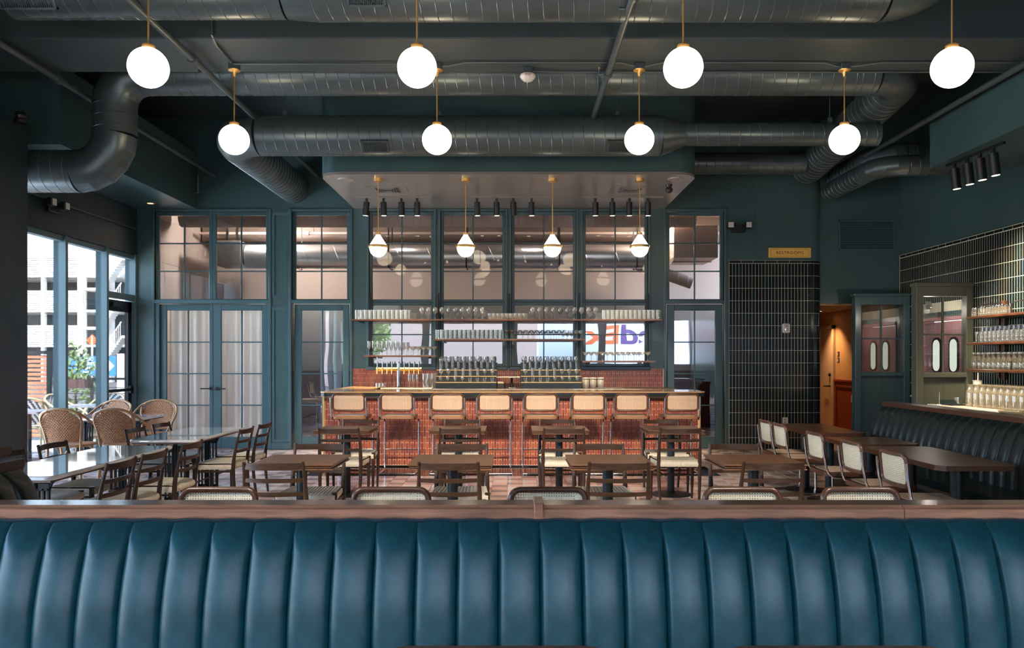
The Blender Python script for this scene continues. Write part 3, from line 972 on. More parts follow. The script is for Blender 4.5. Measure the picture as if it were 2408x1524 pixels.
# ------------------------------------------------------------------ track lights
def spot(par, loc, target, energy, size=46, col=(1.0, .78, .52), blend=.7, soft=.04):
    d = bpy.data.lights.new('spot_lamp', 'SPOT')
    d.energy, d.spot_size, d.spot_blend, d.color = energy, math.radians(size), blend, col
    d.shadow_soft_size = soft
    o = bpy.data.objects.new('spot_lamp', d)
    C.objects.link(o)
    o.parent = par
    o.location = loc
    o.rotation_euler = (Vector(loc) - Vector(target)).to_track_quat('Z', 'Y').to_euler()
def track(label, x0, x1, y0, y1, z, heads, tilt, lit, energy, L=.21, r=.047, track_mat='soffit_lit', aim=(0, .5, -2.6), cone=46):
    t = thing('track_light', ((x0 + x1) / 2, (y0 + y1) / 2, z), label, 'track light')
    o = Vector(t.location)
    a, b = Vector((x0, y0, z)) - o, Vector((x1, y1, z)) - o
    dv = (b - a).normalized(); pv = Vector((-dv.y, dv.x, 0)) * .017
    m = MB()
    vs_ = [p + q + Vector((0, 0, h)) for p in (a, b) for q in (pv, -pv) for h in (-.03, 0)]
    m.add(vs_, [(0, 1, 3, 2), (4, 6, 7, 5), (0, 4, 5, 1), (2, 3, 7, 6), (1, 5, 7, 3), (0, 2, 6, 4)])
    m.obj('track', track_mat, t)
    for i, f in enumerate(heads):
        p = a + (b - a) * f + Vector((0, 0, -.03))
        tx, ty = tilt[i]
        ax = Vector((tx, ty, -1)).normalized()
        h = MB().cyl(p + Vector((0, 0, -.06)) - ax * .0, p + Vector((0, 0, -.06)) + ax * L, r, n=24).obj('lamp_head', 'black_metal', t)
        MB().box(p.x - .018, p.x + .018, p.y - .018, p.y + .018, p.z - .07, p.z, .004).obj('stem', 'black_metal', t)
        e = p + Vector((0, 0, -.06)) + ax * (L + .001)
        T = ax.to_track_quat('Z', 'Y').to_matrix()
        MB().lathe([(0, .0), (r * .78, 0), (r * .78, .002), (0, .002)], e, 20, T).obj('lens', 'lens_glow' if lit[i] else 'plastic_black', h)
        if lit[i] and energy: spot(t, e + ax * .01, e + ax + Vector((aim[0] * .1, aim[1] * .1, 0)), energy, cone)
    return t
tk = 12.45 / 1872
TZ = 4.07
for n, (a, b, hs, lab) in enumerate(((838, 1015, (862, 902, 944, 981), 'black four-lamp track light under the soffit at the left of the bar'),
                                     (1102, 1288, (1122, 1168, 1207, 1250), 'black four-lamp track light under the soffit at the bar centre'),
                                     (1370, 1560, (1400, 1440, 1480, 1524), 'black four-lamp track light under the soffit at the right of the bar'))):
    x0, x1 = (a - 1206) * tk, (b - 1206) * tk
    tl = [(-.10, .1), (0, .12), (0, .12), (0, .12)] if n == 0 else [(.02, .12)] * 4
    track(lab, x0, x1, 12.45, 12.45, TZ, [((h - 1206) * tk - x0) / (x1 - x0) for h in hs], tl, [1, 1, 1, 1] if n != 1 else [1, 1, 0, 1], 150)
track('black four-lamp track light under the right soffit above the glass shelves', 5.62, 5.68, 10.3, 9.2, 4.04, (.14, .38, .6, .82), cone=84, tilt=[(.12, 0)] * 4, lit=[1, 1, 1, 1], energy=165, L=.26, r=.055, track_mat='black_metal', aim=(3.5, 0, 0))

# added, unseen track light above the viewer to brighten the bar and tables
def added_track(label, x0, x1, y, z, aims):
    t = thing('track_light', ((x0 + x1) / 2, y, z), label, 'track light')
    MB().box(x0 - (x0 + x1) / 2, x1 - (x0 + x1) / 2, -.017, .017, -.03, 0).obj('track', 'black_metal', t)
    for i, (tx, ty, tz, en, size) in enumerate(aims):
        p = Vector((x0 + (x1 - x0) * (i + .5) / len(aims), y, z - .09))
        ax = (Vector((tx, ty, tz)) - p).normalized()
        q = p - Vector(t.location)
        MB().box(q.x - .015, q.x + .015, -.015, .015, -.09, -.03).obj('stem', 'black_metal', t)
        h = MB().cyl(q - ax * .05, q + ax * .16, .05, n=20).obj('lamp_head', 'black_metal', t)
        MB().lathe([(0, 0), (.04, 0), (.04, .002), (0, .002)], q + ax * .161, 18, ax.to_track_quat('Z', 'Y').to_matrix()).obj('lens', 'lens_glow', h)
        spot(t, q + ax * .175, q + ax, en, size, (1.0, .80, .58) if size < 30 else (1.0, .88, .74), .6, .3)
added_track('added unseen track light above the viewer, brightening the bar and tables', -3.2, 3.2, 2.1, 4.676,
            [(-1.1, 5.6, .5, 260, 36), (-2.2, 10.6, .8, 520, 24), (-1.0, 7.5, .4, 520, 46), (-.7, 10.6, .8, 520, 24), (.75, 10.6, .8, 520, 24), (1.0, 7.5, .4, 520, 46), (2.2, 10.6, .8, 520, 24), (1.3, 5.6, .5, 260, 36)])
# small things on the bar soffit
def disc(name, label, cat, loc, r, mat, z0=-.012):
    t = MB().lathe([(0, z0), (r * .96, z0), (r, z0 * .4), (r, 0), (0, 0)], n=28).obj(name, mat)
    t.location = loc
    return tag(t, label, cat)
disc('ceiling_speaker', 'round ceiling speaker at the left end of the bar soffit', 'speaker', (-2.37, 11.28, 4.07), .115, 'canister')
disc('ceiling_speaker', 'round ceiling speaker at the right end of the bar soffit', 'speaker', (2.30, 11.25, 4.07), .115, 'canister')
t = thing('dome_camera', (2.28, 11.62, 4.07), 'black dome camera hanging under the bar soffit at right', 'camera')
MB().lathe([(0, -.05), (.03, -.05), (.045, -.02), (.05, 0), (0, 0)], n=18).obj('mount', 'plastic_black', t)
MB().lathe([(0, -.13), (.03, -.122), (.048, -.10), (.052, -.07), (.045, -.05), (0, -.05)], n=18).obj('dome', 'plastic_black', t)
t = thing('dome_camera', (-5.38, 8.7, 4.10), 'black dome camera on the dark corner block at far left', 'camera')
MB().lathe([(0, 0), (.07, 0), (.07, .03), (.05, .05), (0, .05)], n=18).obj('mount', 'plastic_black', t)
MB().lathe([(0, -.0), (.05, .05), (.06, .08), (.045, .12), (0, .14)], n=18).obj('dome', 'plastic_black', t)
for n, (x, lab) in enumerate(((-1.88, 'square ceiling air diffuser at the left of the bar soffit'), (1.76, 'square ceiling air diffuser at the right of the bar soffit'))):
    t = thing('air_diffuser', (x, 11.95, 4.07), lab, 'vent')
    MB().box(-.30, .30, -.24, .24, -.006, 0, .003).obj('plate', 'soffit_lit', t)
    for k, s in enumerate((.17, .135, .10, .065)):
        m = MB()
        for (a0, a1, b0, b1) in ((-s, s, -s, -s + .012), (-s, s, s - .012, s), (-s, -s + .012, -s, s), (s - .012, s, -s, s)):
            m.box(a0, a1, b0, b1, -.016 - .002 * k, -.006)
        m.obj('vane', 'soffit_lit', t)
    MB().box(-.16, .16, -.16, .16, -.0085, -.006).obj('void', 'plastic_black', t)
t = thing('downlight', (-5.9, 12.96, 4.06), 'warm recessed downlight in the soffit over the exit door', 'downlight')
MB().lathe([(.05, -.006), (.075, -.006), (.078, 0), (.05, 0)], n=24).obj('trim_ring', 'brass', t)
MB().lathe([(0, -.002), (.05, -.002), (.05, 0), (0, 0)], n=20).obj('lens', 'downlight_glow', t)
spot(t, (0, 0, -.02), (0, 0, -1), 14, 90, (1, .6, .3))
# emergency lights
def emergency(loc, label, rz=0):
    t = thing('emergency_light', loc, label, 'emergency light', rz=rz)
    MB().box(-.12, .12, -.05, 0, -.07, .06, .01).obj('body', 'plastic_black', t)
    for s in (-1, 1):
        h = MB().box(s * .15 - .055, s * .15 + .055, -.14, -.05, -.01, .10, .015).obj('lamp_head', 'plastic_black', t)
        MB().box(s * .15 - .045, s * .15 + .045, -.145, -.138, 0, .09, .01).obj('lens', 'plastic_white', h)
emergency((wx(1735), YB - .001, wz(538)), 'twin-headed emergency light beside the restrooms sign')
emergency((XL + .03, 10.9, 3.60), 'twin-headed emergency light above the glazed front at left', PI / 2 * .98)
# wall vent
t = thing('wall_vent', (wx(2045), YB + .12, wz(551)), 'teal louvred wall vent high above the hallway', 'vent')
W_, H_ = .48, .26
m = MB()
m.box(-W_, W_, -.02, 0, -H_, -H_ + .03, .003).box(-W_, W_, -.02, 0, H_ - .03, H_, .003).box(-W_, -W_ + .03, -.02, 0, -H_, H_, .003).box(W_ - .03, W_, -.02, 0, -H_, H_, .003)
m.obj('vent_frame', 'teal_trim', t)
for k in range(15):
    z = -H_ + .045 + k * .031
    MB().add([(-W_ + .03, -.018, z - .010), (W_ - .03, -.018, z - .010), (W_ - .03, -.002, z + .012), (-W_ + .03, -.002, z + .012)], [(0, 1, 2, 3)]).obj('louvre', 'teal_trim', t)
# restrooms sign
t = thing('restrooms_sign', (wx(1856.5), YB - .001, wz(594.5)), 'gold plaque lettered RESTROOMS above the dark tile wall', 'sign')
MB().box(-.357, .357, -.018, 0, -.083, .083, .006).obj('plaque', 'sign_gold', t)
m = MB()
for (a, b, c, e) in ((-.325, .325, .057, .061), (-.325, .325, -.061, -.057), (-.325, -.321, -.061, .061), (.321, .325, -.061, .061)): m.box(a, b, -.0195, -.017, c, e)
m.obj('border_line', 'ink_brown', t)
text_mesh('lettering', 'RESTROOMS', .074, 'ink_brown', t, (0, -.0185, -.004), (PI / 2, 0, 0), .001, 1.0, 0.0, 'CENTER', 1.15)
# alarm strobe and outlet on the tile wall
t = thing('alarm_strobe', (wx(1848), YB, wz(772)), 'cream fire alarm strobe on the dark tile wall', 'alarm')
MB().box(-.065, .065, -.035, .0, -.08, .08, .02).obj('body', 'plastic_white', t)
MB().box(-.025, .03, -.05, -.03, -.04, -.005, .006).obj('flash_lens', 'chrome', t)
MB().box(-.03, .035, -.038, -.034, .02, .055, .001).obj('speaker_slots', 'canister', t)
t = thing('wall_outlet', (wx(1846), YB, wz(990)), 'white outlet plate low on the dark tile wall', 'outlet')
MB().box(-.045, .045, -.012, 0, -.06, .06, .004).obj('plate', 'plastic_white', t)
MB().box(-.018, .018, -.014, -.01, -.035, -.008, .003).box(-.018, .018, -.014, -.01, .008, .035, .003).obj('sockets', 'canister', t)
# lamps of the room behind the glass
for n, (x, y) in enumerate(((-4.8, 15.2), (-2.2, 15.0), (.4, 15.0), (2.8, 15.2))):
    t = thing('ceiling_lamp', (x, y, 4.45), 'flat round ceiling lamp in the room behind the glass, ' + NM[n], 'ceiling lamp', 'ceiling lamps behind the glass')
    MB().lathe([(0, -.02), (.1, -.02), (.105, 0), (0, 0)], n=20).obj('lamp_body', 'plastic_white', t)
    d = bpy.data.lights.new('lamp_light', 'POINT'); d.energy = 34 if n else 130; d.color = (1, .88, .78) if n else (1, .95, .90); d.shadow_soft_size = .12
    o = bpy.data.objects.new('lamp_light', d); C.objects.link(o); o.parent = t; o.location = (0, 0, -.25)

# ceiling structure of the room behind the glass
cf = bpy.data.objects['ceiling_far']
MB().box(-6.4, 5.0, 16.4, 16.7, 3.95, 4.45).obj('beam', 'brown_beam', cf)
MB().box(-6.4, 5.0, 14.25, 14.45, 4.28, 4.45).obj('beam', 'brown_beam', cf)
t = thing('box_duct', (3.35, 15.6, 3.45), 'pink box duct seen through the transom right of the bar', 'duct')
MB().box(-.30, .55, -.5, .7, 0, .62, .01).obj('box', 'pink_duct', t)
MB().box(-.32, .57, .08, .12, -.02, .64).obj('flange', 'pink_duct', t)
MB().box(.1, .14, -.3, -.26, .62, 1.0).box(.1, .14, .5, .54, .62, 1.0).obj('hanger_strap', 'black_metal', t)
t = thing('box_duct', (-5.35, 15.7, 3.35), 'pale box duct seen through the transom over the double doors', 'duct')
MB().box(-.45, .12, -.4, .4, 0, .45, .01).obj('box', 'silver_duct', t)
MB().box(-.2, -.16, -.3, -.26, .45, 1.1).box(-.2, -.16, .26, .3, .45, 1.1).obj('hanger_strap', 'black_metal', t)
for n, (x0, x1, y, z, lab) in enumerate(((-6.3, 4.6, 16.0, 4.05, 'thin pale pipe high in the room behind the glass, farther one'), (-6.3, 4.6, 14.6, 4.20, 'thin pale pipe high in the room behind the glass, nearer one'))):
    pipe('sprinkler_pipe', lab, [(x0, y, z), (x1, y, z)], .03, 'pink_duct', couplings=(.2, .45, .7))
    for x in (-4, 0, 3): MB().cyl((x - x0, 0, 0), (x - x0, 0, 4.45 - z), .006, n=6).obj('hanger_rod', 'black_metal', bpy.context.scene.objects[-1] if False else [o for o in C.objects if o.get('label') == lab][0])

# ------------------------------------------------------------------ channel-back booths
def channel_mesh(w, h, lean, bulge, mat, name='channel', nu=10, nv=16, roll=.05):
    """one upholstered channel, local: across x (0..w), up z (0..h), front towards -y; lean = how far the foot stands out"""
    def fn(u, v):
        z = h * v
        s = math.sin(PI * u)
        k = min(1.0, max(0.0, (v - .84) / .11))
        k = k * k * (3 - 2 * k)
        b = bulge * ((1 - k) * (s ** .38 if s > 0 else 0) + k * (.62 + .34 * (s ** .38 if s > 0 else 0)))
        y = -lean * (1 - v) ** 1.2 - .045 * math.sin(PI * min(1, v * 1.02)) - b
        if v > .84:
            k = (v - .84) / .16
            y += roll * k * k
        return (w * u, y, z)
    return MB().grid(fn, nu, nv).mesh(name, mat, 80)
# foreground booth
fb = thing('channel_booth', (0, 2.66, 0), 'teal leather channel-back booth with wooden rail across the foreground', 'booth')
cm = channel_mesh(.135, .545, .10, .040, 'leather_teal', nu=20, nv=24)
for k in range(-19, 18):
    o = put('channel', cm, fb, (.087 + .135 * k, -.02, .44))
pt = MB()
pts = []
for k in range(-19, 18):
    for i in range(6):
        u = i / 6
        pts.append((.087 + .135 * (k + u), .002 - .012, .982 + .004 * math.sin(PI * u)))
pt.tube(pts, .006, 6)
pt.obj('piping', 'piping_dark', fb)
def rail(x0, x1):
    prof = [(-.0, .987), (-.0, 1.018), (.006, 1.022), (.012, 1.022), (.018, 1.030), (.115, 1.030), (.123, 1.024), (.123, .987)]
    return MB().prism(prof, x0, x1, 'x').obj('rail_board', 'walnut_rail', fb, 25)
rail(-2.52, .072); rail(.1, 1.308); rail(1.31, 2.42)
MB().box(.070, .104, -.006, .128, .984, 1.040, .004).obj('joint_block', 'walnut_rail', fb)
MB().box(-2.52, 2.42, .0, .12, 0, .985).obj('back_panel', 'walnut', fb)
MB().box(-2.52, 2.42, -.62, -.06, .30, .46, .05).obj('seat_cushion', 'leather_teal', fb)
MB().box(-2.52, 2.42, -.55, 0, 0, .30).obj('plinth', 'walnut', fb)
# tables in front of the foreground booth (only their far edges show)
for x, lab in ((-.04, 'walnut table edge at the bottom of the picture, left one'), (.863, 'walnut table edge at the bottom of the picture, right one')):
    t = thing('booth_table', (x, 1.84, 0), lab, 'table')
    MB().prism(rrect(-.30, .30, -.30, .30, .07), .715, .75, 'z').obj('table_top', 'walnut_red', t)
    MB().cyl((0, 0, .02), (0, 0, .715), .04).obj('column', 'black_metal', t)
    MB().lathe([(0, 0), (.24, 0), (.24, .012), (.05, .03), (0, .03)], n=28).obj('foot', 'black_metal', t)
# right banquette along the prep counter
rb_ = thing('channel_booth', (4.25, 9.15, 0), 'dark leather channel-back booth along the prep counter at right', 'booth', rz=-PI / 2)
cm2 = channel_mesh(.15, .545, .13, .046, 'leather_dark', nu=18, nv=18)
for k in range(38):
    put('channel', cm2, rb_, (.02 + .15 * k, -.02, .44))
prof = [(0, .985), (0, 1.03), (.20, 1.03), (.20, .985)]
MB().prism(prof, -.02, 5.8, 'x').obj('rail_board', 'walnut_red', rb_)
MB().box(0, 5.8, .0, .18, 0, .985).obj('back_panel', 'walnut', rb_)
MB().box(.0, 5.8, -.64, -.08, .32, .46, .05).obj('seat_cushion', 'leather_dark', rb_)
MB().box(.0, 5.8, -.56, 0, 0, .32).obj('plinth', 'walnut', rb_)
# booth end at far left
lb = thing('channel_booth', (-2.41, 2.97, 0), 'dark leather booth end with wooden rail at the far left edge', 'booth', rz=PI / 2)
for k in range(6):
    put('channel', cm2, lb, (.02 + .15 * k, -.02, .44))
MB().prism(prof, -.02, .96, 'x').obj('rail_board', 'walnut', lb)
MB().box(0, .95, .0, .18, 0, .985).obj('back_panel', 'walnut', lb)
MB().box(0, .95, -.50, -.08, .32, .46, .05).obj('seat_cushion', 'leather_dark', lb)
MB().box(0, .95, -.45, 0, 0, .32).obj('plinth', 'walnut', lb)
b2 = thing('booth_divider', (-2.93, 3.2, 0), 'dark wooden booth divider end at the left picture edge', 'divider')
MB().box(-.07, .07, 0, 1.3, 0, .985, .004).obj('panel', 'walnut', b2)
MB().box(-.09, .09, -.01, 1.32, .985, 1.03, .005).obj('rail_board', 'walnut', b2)

# ------------------------------------------------------------------ cane furniture
def cane_panel(w, h, r, bow, mat, cell=.0135, hole=.50, frame_r=.017):
    """returns (lattice mesh, frame mesh): panel upright in x-z, centre at origin, bowed to -y"""
    def B(x, z): return (x, bow * (1 - (2 * x / w) ** 2), z)
    m = MB()
    nx, nz = round(w / cell), round(h / cell)
    cw, ch = w / nx, h / nz
    for i in range(nx):
        for j in range(nz):
            x0, z0 = -w / 2 + i * cw, -h / 2 + j * ch
            xc, zc = x0 + cw / 2, z0 + ch / 2
            dx, dz = max(0, abs(xc) - (w / 2 - r)), max(0, abs(zc) - (h / 2 - r))
            if math.hypot(dx, dz) > r: continue
            o = [(x0, z0), (x0 + cw, z0), (x0 + cw, z0 + ch), (x0, z0 + ch)]
            q = [(xc - cw * hole / 2, zc), (xc, zc - ch * hole / 2), (xc + cw * hole / 2, zc), (xc, zc + ch * hole / 2)]
            m.add([B(*p) for p in o] + [B(*p) for p in q],
                  [(0, 1, 5), (1, 6, 5), (1, 2, 6), (2, 7, 6), (2, 3, 7), (3, 4, 7), (3, 0, 4), (0, 5, 4)])
    lat = m.mesh('cane_weave', mat, 80)
    pts = [B(x, z) for x, z in rrect(-w / 2, w / 2, -h / 2, h / 2, r, 6)]
    ring = [pts[0]]
    for p in pts[1:]:
        if (Vector(p) - Vector(ring[-1])).length > 1e-5: ring.append(p)
    full = []
    for a, b in zip(ring, ring[1:] + ring[:1]):
        a, b = Vector(a), Vector(b)
        k = max(1, int((b - a).length / .05))
        for i in range(k):
            p = a + (b - a) * i / k
            full.append(B(p.x, p.z))
    fm = MB().tube(full, frame_r, 10, closed=True).mesh('panel_frame', 'walnut_red', 60)
    recalc(fm)
    return lat, fm
LAT, FRM = cane_panel(.40, .235, .05, -.022, 'cane_pale')
LAT_B, _ = cane_panel(.40, .205, .045, -.022, 'cane', cell=.0145, hole=.50)
_, FRM_B = cane_panel(.415, .215, .045, -.022, 'cane', frame_r=.015)
SEATM = MB().prism(rrect(-.225, .225, -.225, .225, .07), -.02, .02, 'z').mesh('seat_frame', 'walnut_red')
recalc(SEATM)
SEATS = MB().prism(rrect(-.225, .225, -.225, .225, .07), -.02, .02, 'z').mesh('seat_frame', 'seat_wood')
recalc(SEATS)
SEATP = MB().prism(rrect(-.185, .185, -.185, .185, .05), .0195, .024, 'z').mesh('seat_panel', 'cane')
recalc(SEATP)
def cesca(sz, back_z, tilt, stool=False):
    t = thing('cane_bar_stool' if stool else 'cane_chair', (0, 0, 0))
    put('seat_frame', SEATS if stool else SEATM, t, (0, 0, sz)); put('seat_panel', SEATP, t, (0, 0, sz))
    y0 = -.215
    bk = put('back_frame', FRM_B if stool else FRM, t, (0, y0 - .02, back_z)); bk.rotation_euler = (tilt, 0, 0)
    ct = put('back_weave', LAT_B if stool else LAT, t, (0, y0 - .02, back_z)); ct.rotation_euler = (tilt, 0, 0)
    for s in (-1, 1):
        x = s * .232
        hb = .11 if stool else .125
        path = [(x, y0 - .044, back_z + .06), (x, y0 - .034, back_z - .05), (x, y0 - .012, sz + .06), (x, y0 + .01, sz + .01),
                (x, y0 + .06, sz - .028), (x, .10, sz - .032), (x, .19, sz - .04), (x, .225, sz - .085), (x, .23, sz - .16), (x, .235, .10),
                (x, .225, .035), (x, .18, .013), (x, -.15, .012), (x, -.215, .012)]
        MB().tube(path, .0115, 10).obj('tube_leg', 'chrome', t)
    MB().tube([(-.232, -.215, .012), (.232, -.215, .012)], .0115, 10).obj('floor_bar', 'chrome', t)
    if stool: MB().tube([(-.235, .233, .285), (.235, .233, .285)], .0085, 8).obj('foot_rest', 'chrome', t)
    return t
# chairs beyond the foreground booth, facing it
ch = cesca(.455, .700, .10)
first = [ch]
def use(proto, lst):
    if lst:
        return lst.pop()
    return copy_tree(proto)
for i, x in enumerate((-1.585, -.655, .19, 1.235, 1.87)):
    o = use(ch, first)
    o.location = (x, 4.04, 0); o.rotation_euler = (0, 0, PI)
    tag(o, 'cane chair back peeking over the booth rail, ' + ORD[i] + ' from the left', 'chair', 'cane chairs behind the booth rail')
for i, (y, lab) in enumerate(((6.02, 'cane chair on chrome tubes at the nearest long table, nearer one'), (6.76, 'cane chair on chrome tubes at the nearest long table, farther one'),
                              (7.58, 'cane chair on chrome tubes alone at the middle dark table'), (8.58, 'cane chair on chrome tubes at the farthest table by the tiles, nearer one'),
                              (9.06, 'cane chair on chrome tubes at the farthest table, nearest the dark tiles'))):
    o = copy_tree(ch)
    o.location = (3.12, y, 0); o.rotation_euler = (0, 0, -PI / 2)
    tag(o, lab, 'chair', 'cane chairs along the right tables')
# bar stools
st = cesca(.755, .955, .06, True)
first = [st]
for i, px in enumerate((820, 933, 1052, 1161, 1272, 1385, 1487, 1604)):
    o = use(st, first)
    x = (px - 1206) * 10.45 / 1872
    o.location = (x, 10.69, 0); o.rotation_euler = (0, 0, rnd.uniform(-.05, .05))
    tag(o, 'cane-backed chrome bar stool at the bar, ' + ORD[i] + ' from the left', 'bar stool', 'bar stools along the bar')
for i, (x, y, lab) in enumerate(((-3.85, 14.9, 'cane bar stool behind the glazed door left of the bar, nearer one'), (-3.75, 15.8, 'cane bar stool behind the glazed door left of the bar, farther one'))):
    o = copy_tree(st)
    o.location = (x, y, 0); o.rotation_euler = (0, 0, -PI / 2 * .7)
    tag(o, lab, 'bar stool', 'bar stools in the room behind')

# ------------------------------------------------------------------ ladder-back chairs
def slat(z, hh, x, y, bow, th=.014):
    """curved back slat from -x to x"""
    n = 10
    m = MB()
    vs_ = []
    for i in range(n + 1):
        u = -1 + 2 * i / n
        yy = y - bow * (1 - u * u)
        hz = hh / 2 * (1 - .12 * u * u)
        for dy in (-th / 2, th / 2):
            for dz in (-hz, hz): vs_.append((x * u, yy + dy, z + dz))
    fs = []
    for i in range(n):
        a, b = 4 * i, 4 * i + 4
        fs += [(a, b, b + 1, a + 1), (a + 2, a + 3, b + 3, b + 2), (a + 1, b + 1, b + 3, a + 3), (a, a + 2, b + 2, b)]
    fs += [(0, 1, 3, 2), (4 * n, 4 * n + 2, 4 * n + 3, 4 * n + 1)]
    return m.add(vs_, fs)
def cord_seat():
    """woven paper-cord seat: two envelopes of cord ridges meeting in a saddle"""
    m = MB()
    nu, nv = 32, 12
    def W(v): return .205 + .030 * v
    def top(u, v):
        x = (2 * u - 1) * W(v)
        edge = min(1, min(v, 1 - v) / .12)
        ridge = .007 * abs(math.sin(u * nu * PI / 2))
        return (x, -.20 + .41 * v, .445 + ridge * edge + .012 * math.sin(edge * PI / 2) - .010 * math.sin(PI * u) * math.sin(PI * v))
    m.grid(top, nu * 2, nv)
    for v0 in (0, 1):
        m.grid(lambda u, w: ((2 * u - 1) * W(v0), (-.20 + .41 * v0) + (1 if v0 else -1) * (.010 * math.sin(PI * w) + .003 * abs(math.sin(u * nu * PI / 2))), .395 + w * .05), nu * 2, 3)
    for s in (-1, 1):
        m.grid(lambda u, w: (s * (W(u) + .006 * math.sin(PI * w)), -.20 + .41 * u, .395 + .05 * w), 8, 3)
    m.add([(-W(0), -.2, .395), (W(0), -.2, .395), (W(1), .21, .395), (-W(1), .21, .395)], [(0, 3, 2, 1)])
    return m
def ladder_chair():
    t = thing('ladder_back_chair', (0, 0, 0))
    for s in (-1, 1):
        MB().tube(bez([(s * .200, -.235, 0), (s * .212, -.205, .25), (s * .214, -.20, .44), (s * .212, -.225, .62), (s * .205, -.268, .805)], 4),
                  [.012 + .008 * math.sin(PI * min(1, i / 16 * 1.15)) for i in range(17)], 10).obj('rear_leg', 'walnut', t)
        MB().tube([(s * .222, .195, 0), (s * .226, .193, .30), (s * .228, .192, .462)], [.012, .020, .021], 12).obj('front_leg', 'walnut', t)
        MB().tube([(s * .222, .19, .375), (s * .212, -.20, .375)], .010, 8).obj('side_stretcher', 'walnut', t)
    cord_seat().obj('cord_seat', 'paper_cord', t, 60, fix=False)
    for z, h, y, bw in ((.775, .048, -.256, .042), (.675, .030, -.238, .040), (.575, .030, -.214, .036)):
        slat(z, h, .205, y, bw).obj('back_slat', 'walnut', t)
    MB().tube([(-.224, .192, .26), (.224, .192, .26)], .009, 8).obj('front_stretcher', 'walnut', t)
    return t
lc = ladder_chair()
first = [lc]
def chair(x, y, rz, label, group):
    o = use(lc, first)
    o.location = (x, y, 0); o.rotation_euler = (0, 0, rz)
    return tag(o, label, 'chair', group)
XF = (-1.63, -.464, .733, 1.857)
XB = (-1.865, -.61, .52, 1.776)
POS = ['leftmost', 'second from left', 'third from left', 'rightmost']
def cafe_table(x, y, label, group):
    t = thing('cafe_table', (x, y, 0), label, 'table', group)
    for k in range(3):
        ins = (0, .010, .004)[k]
        MB().box(-.31 + ins, .31 - ins, -.31 + ins, .31 - ins, .752 - .0165 * (k + 1), .748 - .0165 * k, .002).obj('table_top' if k == 0 else 'folded_leaf', 'walnut_table', t)
    MB().box(-.12, .12, -.12, .12, .69, .702).obj('plate', 'black_metal', t)
    MB().cyl((0, 0, .02), (0, 0, .692), .041, n=20).obj('column', 'steel_blue', t)
    MB().lathe([(0, 0), (.225, 0), (.225, .010), (.20, .018), (.05, .035), (0, .035)], n=32).obj('foot', 'black_metal', t)
    return t
for i in range(4):
    cafe_table(XF[i], 6.15, 'square dark wood cafe table of the nearer row, ' + POS[i], 'cafe tables')
    cafe_table(XB[i], 8.95, 'square dark wood cafe table of the row by the bar, ' + POS[i], 'cafe tables')
    chair((-1.665, -.447, .738, 1.81)[i], 5.80, 0, 'ladder-back chair, back to the viewer, at the nearer row, ' + POS[i], 'ladder-back chairs')
    chair((-1.64, -.43, .73, 1.88)[i], 6.50, PI, 'ladder-back chair facing the viewer at the nearer row, ' + POS[i], 'ladder-back chairs')
    chair((-1.806, -.55, .53, 1.74)[i], 8.53, 0, 'ladder-back chair, back to the viewer, at the row by the bar, ' + POS[i], 'ladder-back chairs')
    chair((-1.81, -.60, .53, 1.76)[i], 9.22, PI, 'ladder-back chair facing the viewer right before the bar, ' + POS[i], 'ladder-back chairs')
for y, lab in ((5.67, 'ladder-back chair right of the nearest marble table, nearest one'), (6.20, 'ladder-back chair right of the nearest marble table, middle one'),
               (6.92, 'ladder-back chair right of the nearest marble table, farthest one'), (8.33, 'ladder-back chair right of the second marble table, nearer one'),
               (8.95, 'ladder-back chair right of the second marble table, farther one')):
    chair(-3.05, y, PI / 2, lab, 'ladder-back chairs')
for y, lab in ((6.22, 'ladder-back chair left of the nearest marble table, nearer one'), (6.84, 'ladder-back chair left of the nearest marble table, farther one'),
               (8.33, 'ladder-back chair left of the second marble table, nearer one'), (8.95, 'ladder-back chair left of the second marble table, farther one')):
    chair(-3.69, y, -PI / 2, lab, 'ladder-back chairs')

# ------------------------------------------------------------------ marble tables on iron pedestals
def iron_pedestal(par, x, y):
    m = MB()
    for s in (-1, 1):   # slotted plates either side of a stem
        for k in range(3):
            xx = x + s * (.025 + .035 * k)
            m.box(xx - .006, xx + .006, y - .012, y + .012, .12, .62)
        m.box(x + s * .02, x + s * .108, y - .012, y + .012, .60, .66, .006)
        m.box(x + s * .02, x + s * .108, y - .012, y + .012, .10, .15, .006)
    m.cyl((x, y, .05), (x, y, .70), .022, n=12)
    m.box(x - .22, x + .22, y - .02, y + .02, .69, .705)
    m.box(x - .02, x + .02, y - .16, y + .16, .69, .705)
    p = m.obj('pedestal', 'iron', par)
    for sx, sy in ((1, 0), (-1, 0), (0, 1), (0, -1)):
        MB().tube(bez([(x, y, .14), (x + sx * .10, y + sy * .10, .11), (x + sx * .20, y + sy * .20, .05), (x + sx * .27, y + sy * .27, .012)], 4), .014, 8).obj('foot', 'iron', p)
    for s in (-1, 1):
        MB().tube(bez([(x + s * .10, y, .62), (x + s * .13, y, .67), (x + s * .20, y, .695)], 4), .010, 8).obj('scroll', 'iron', p)
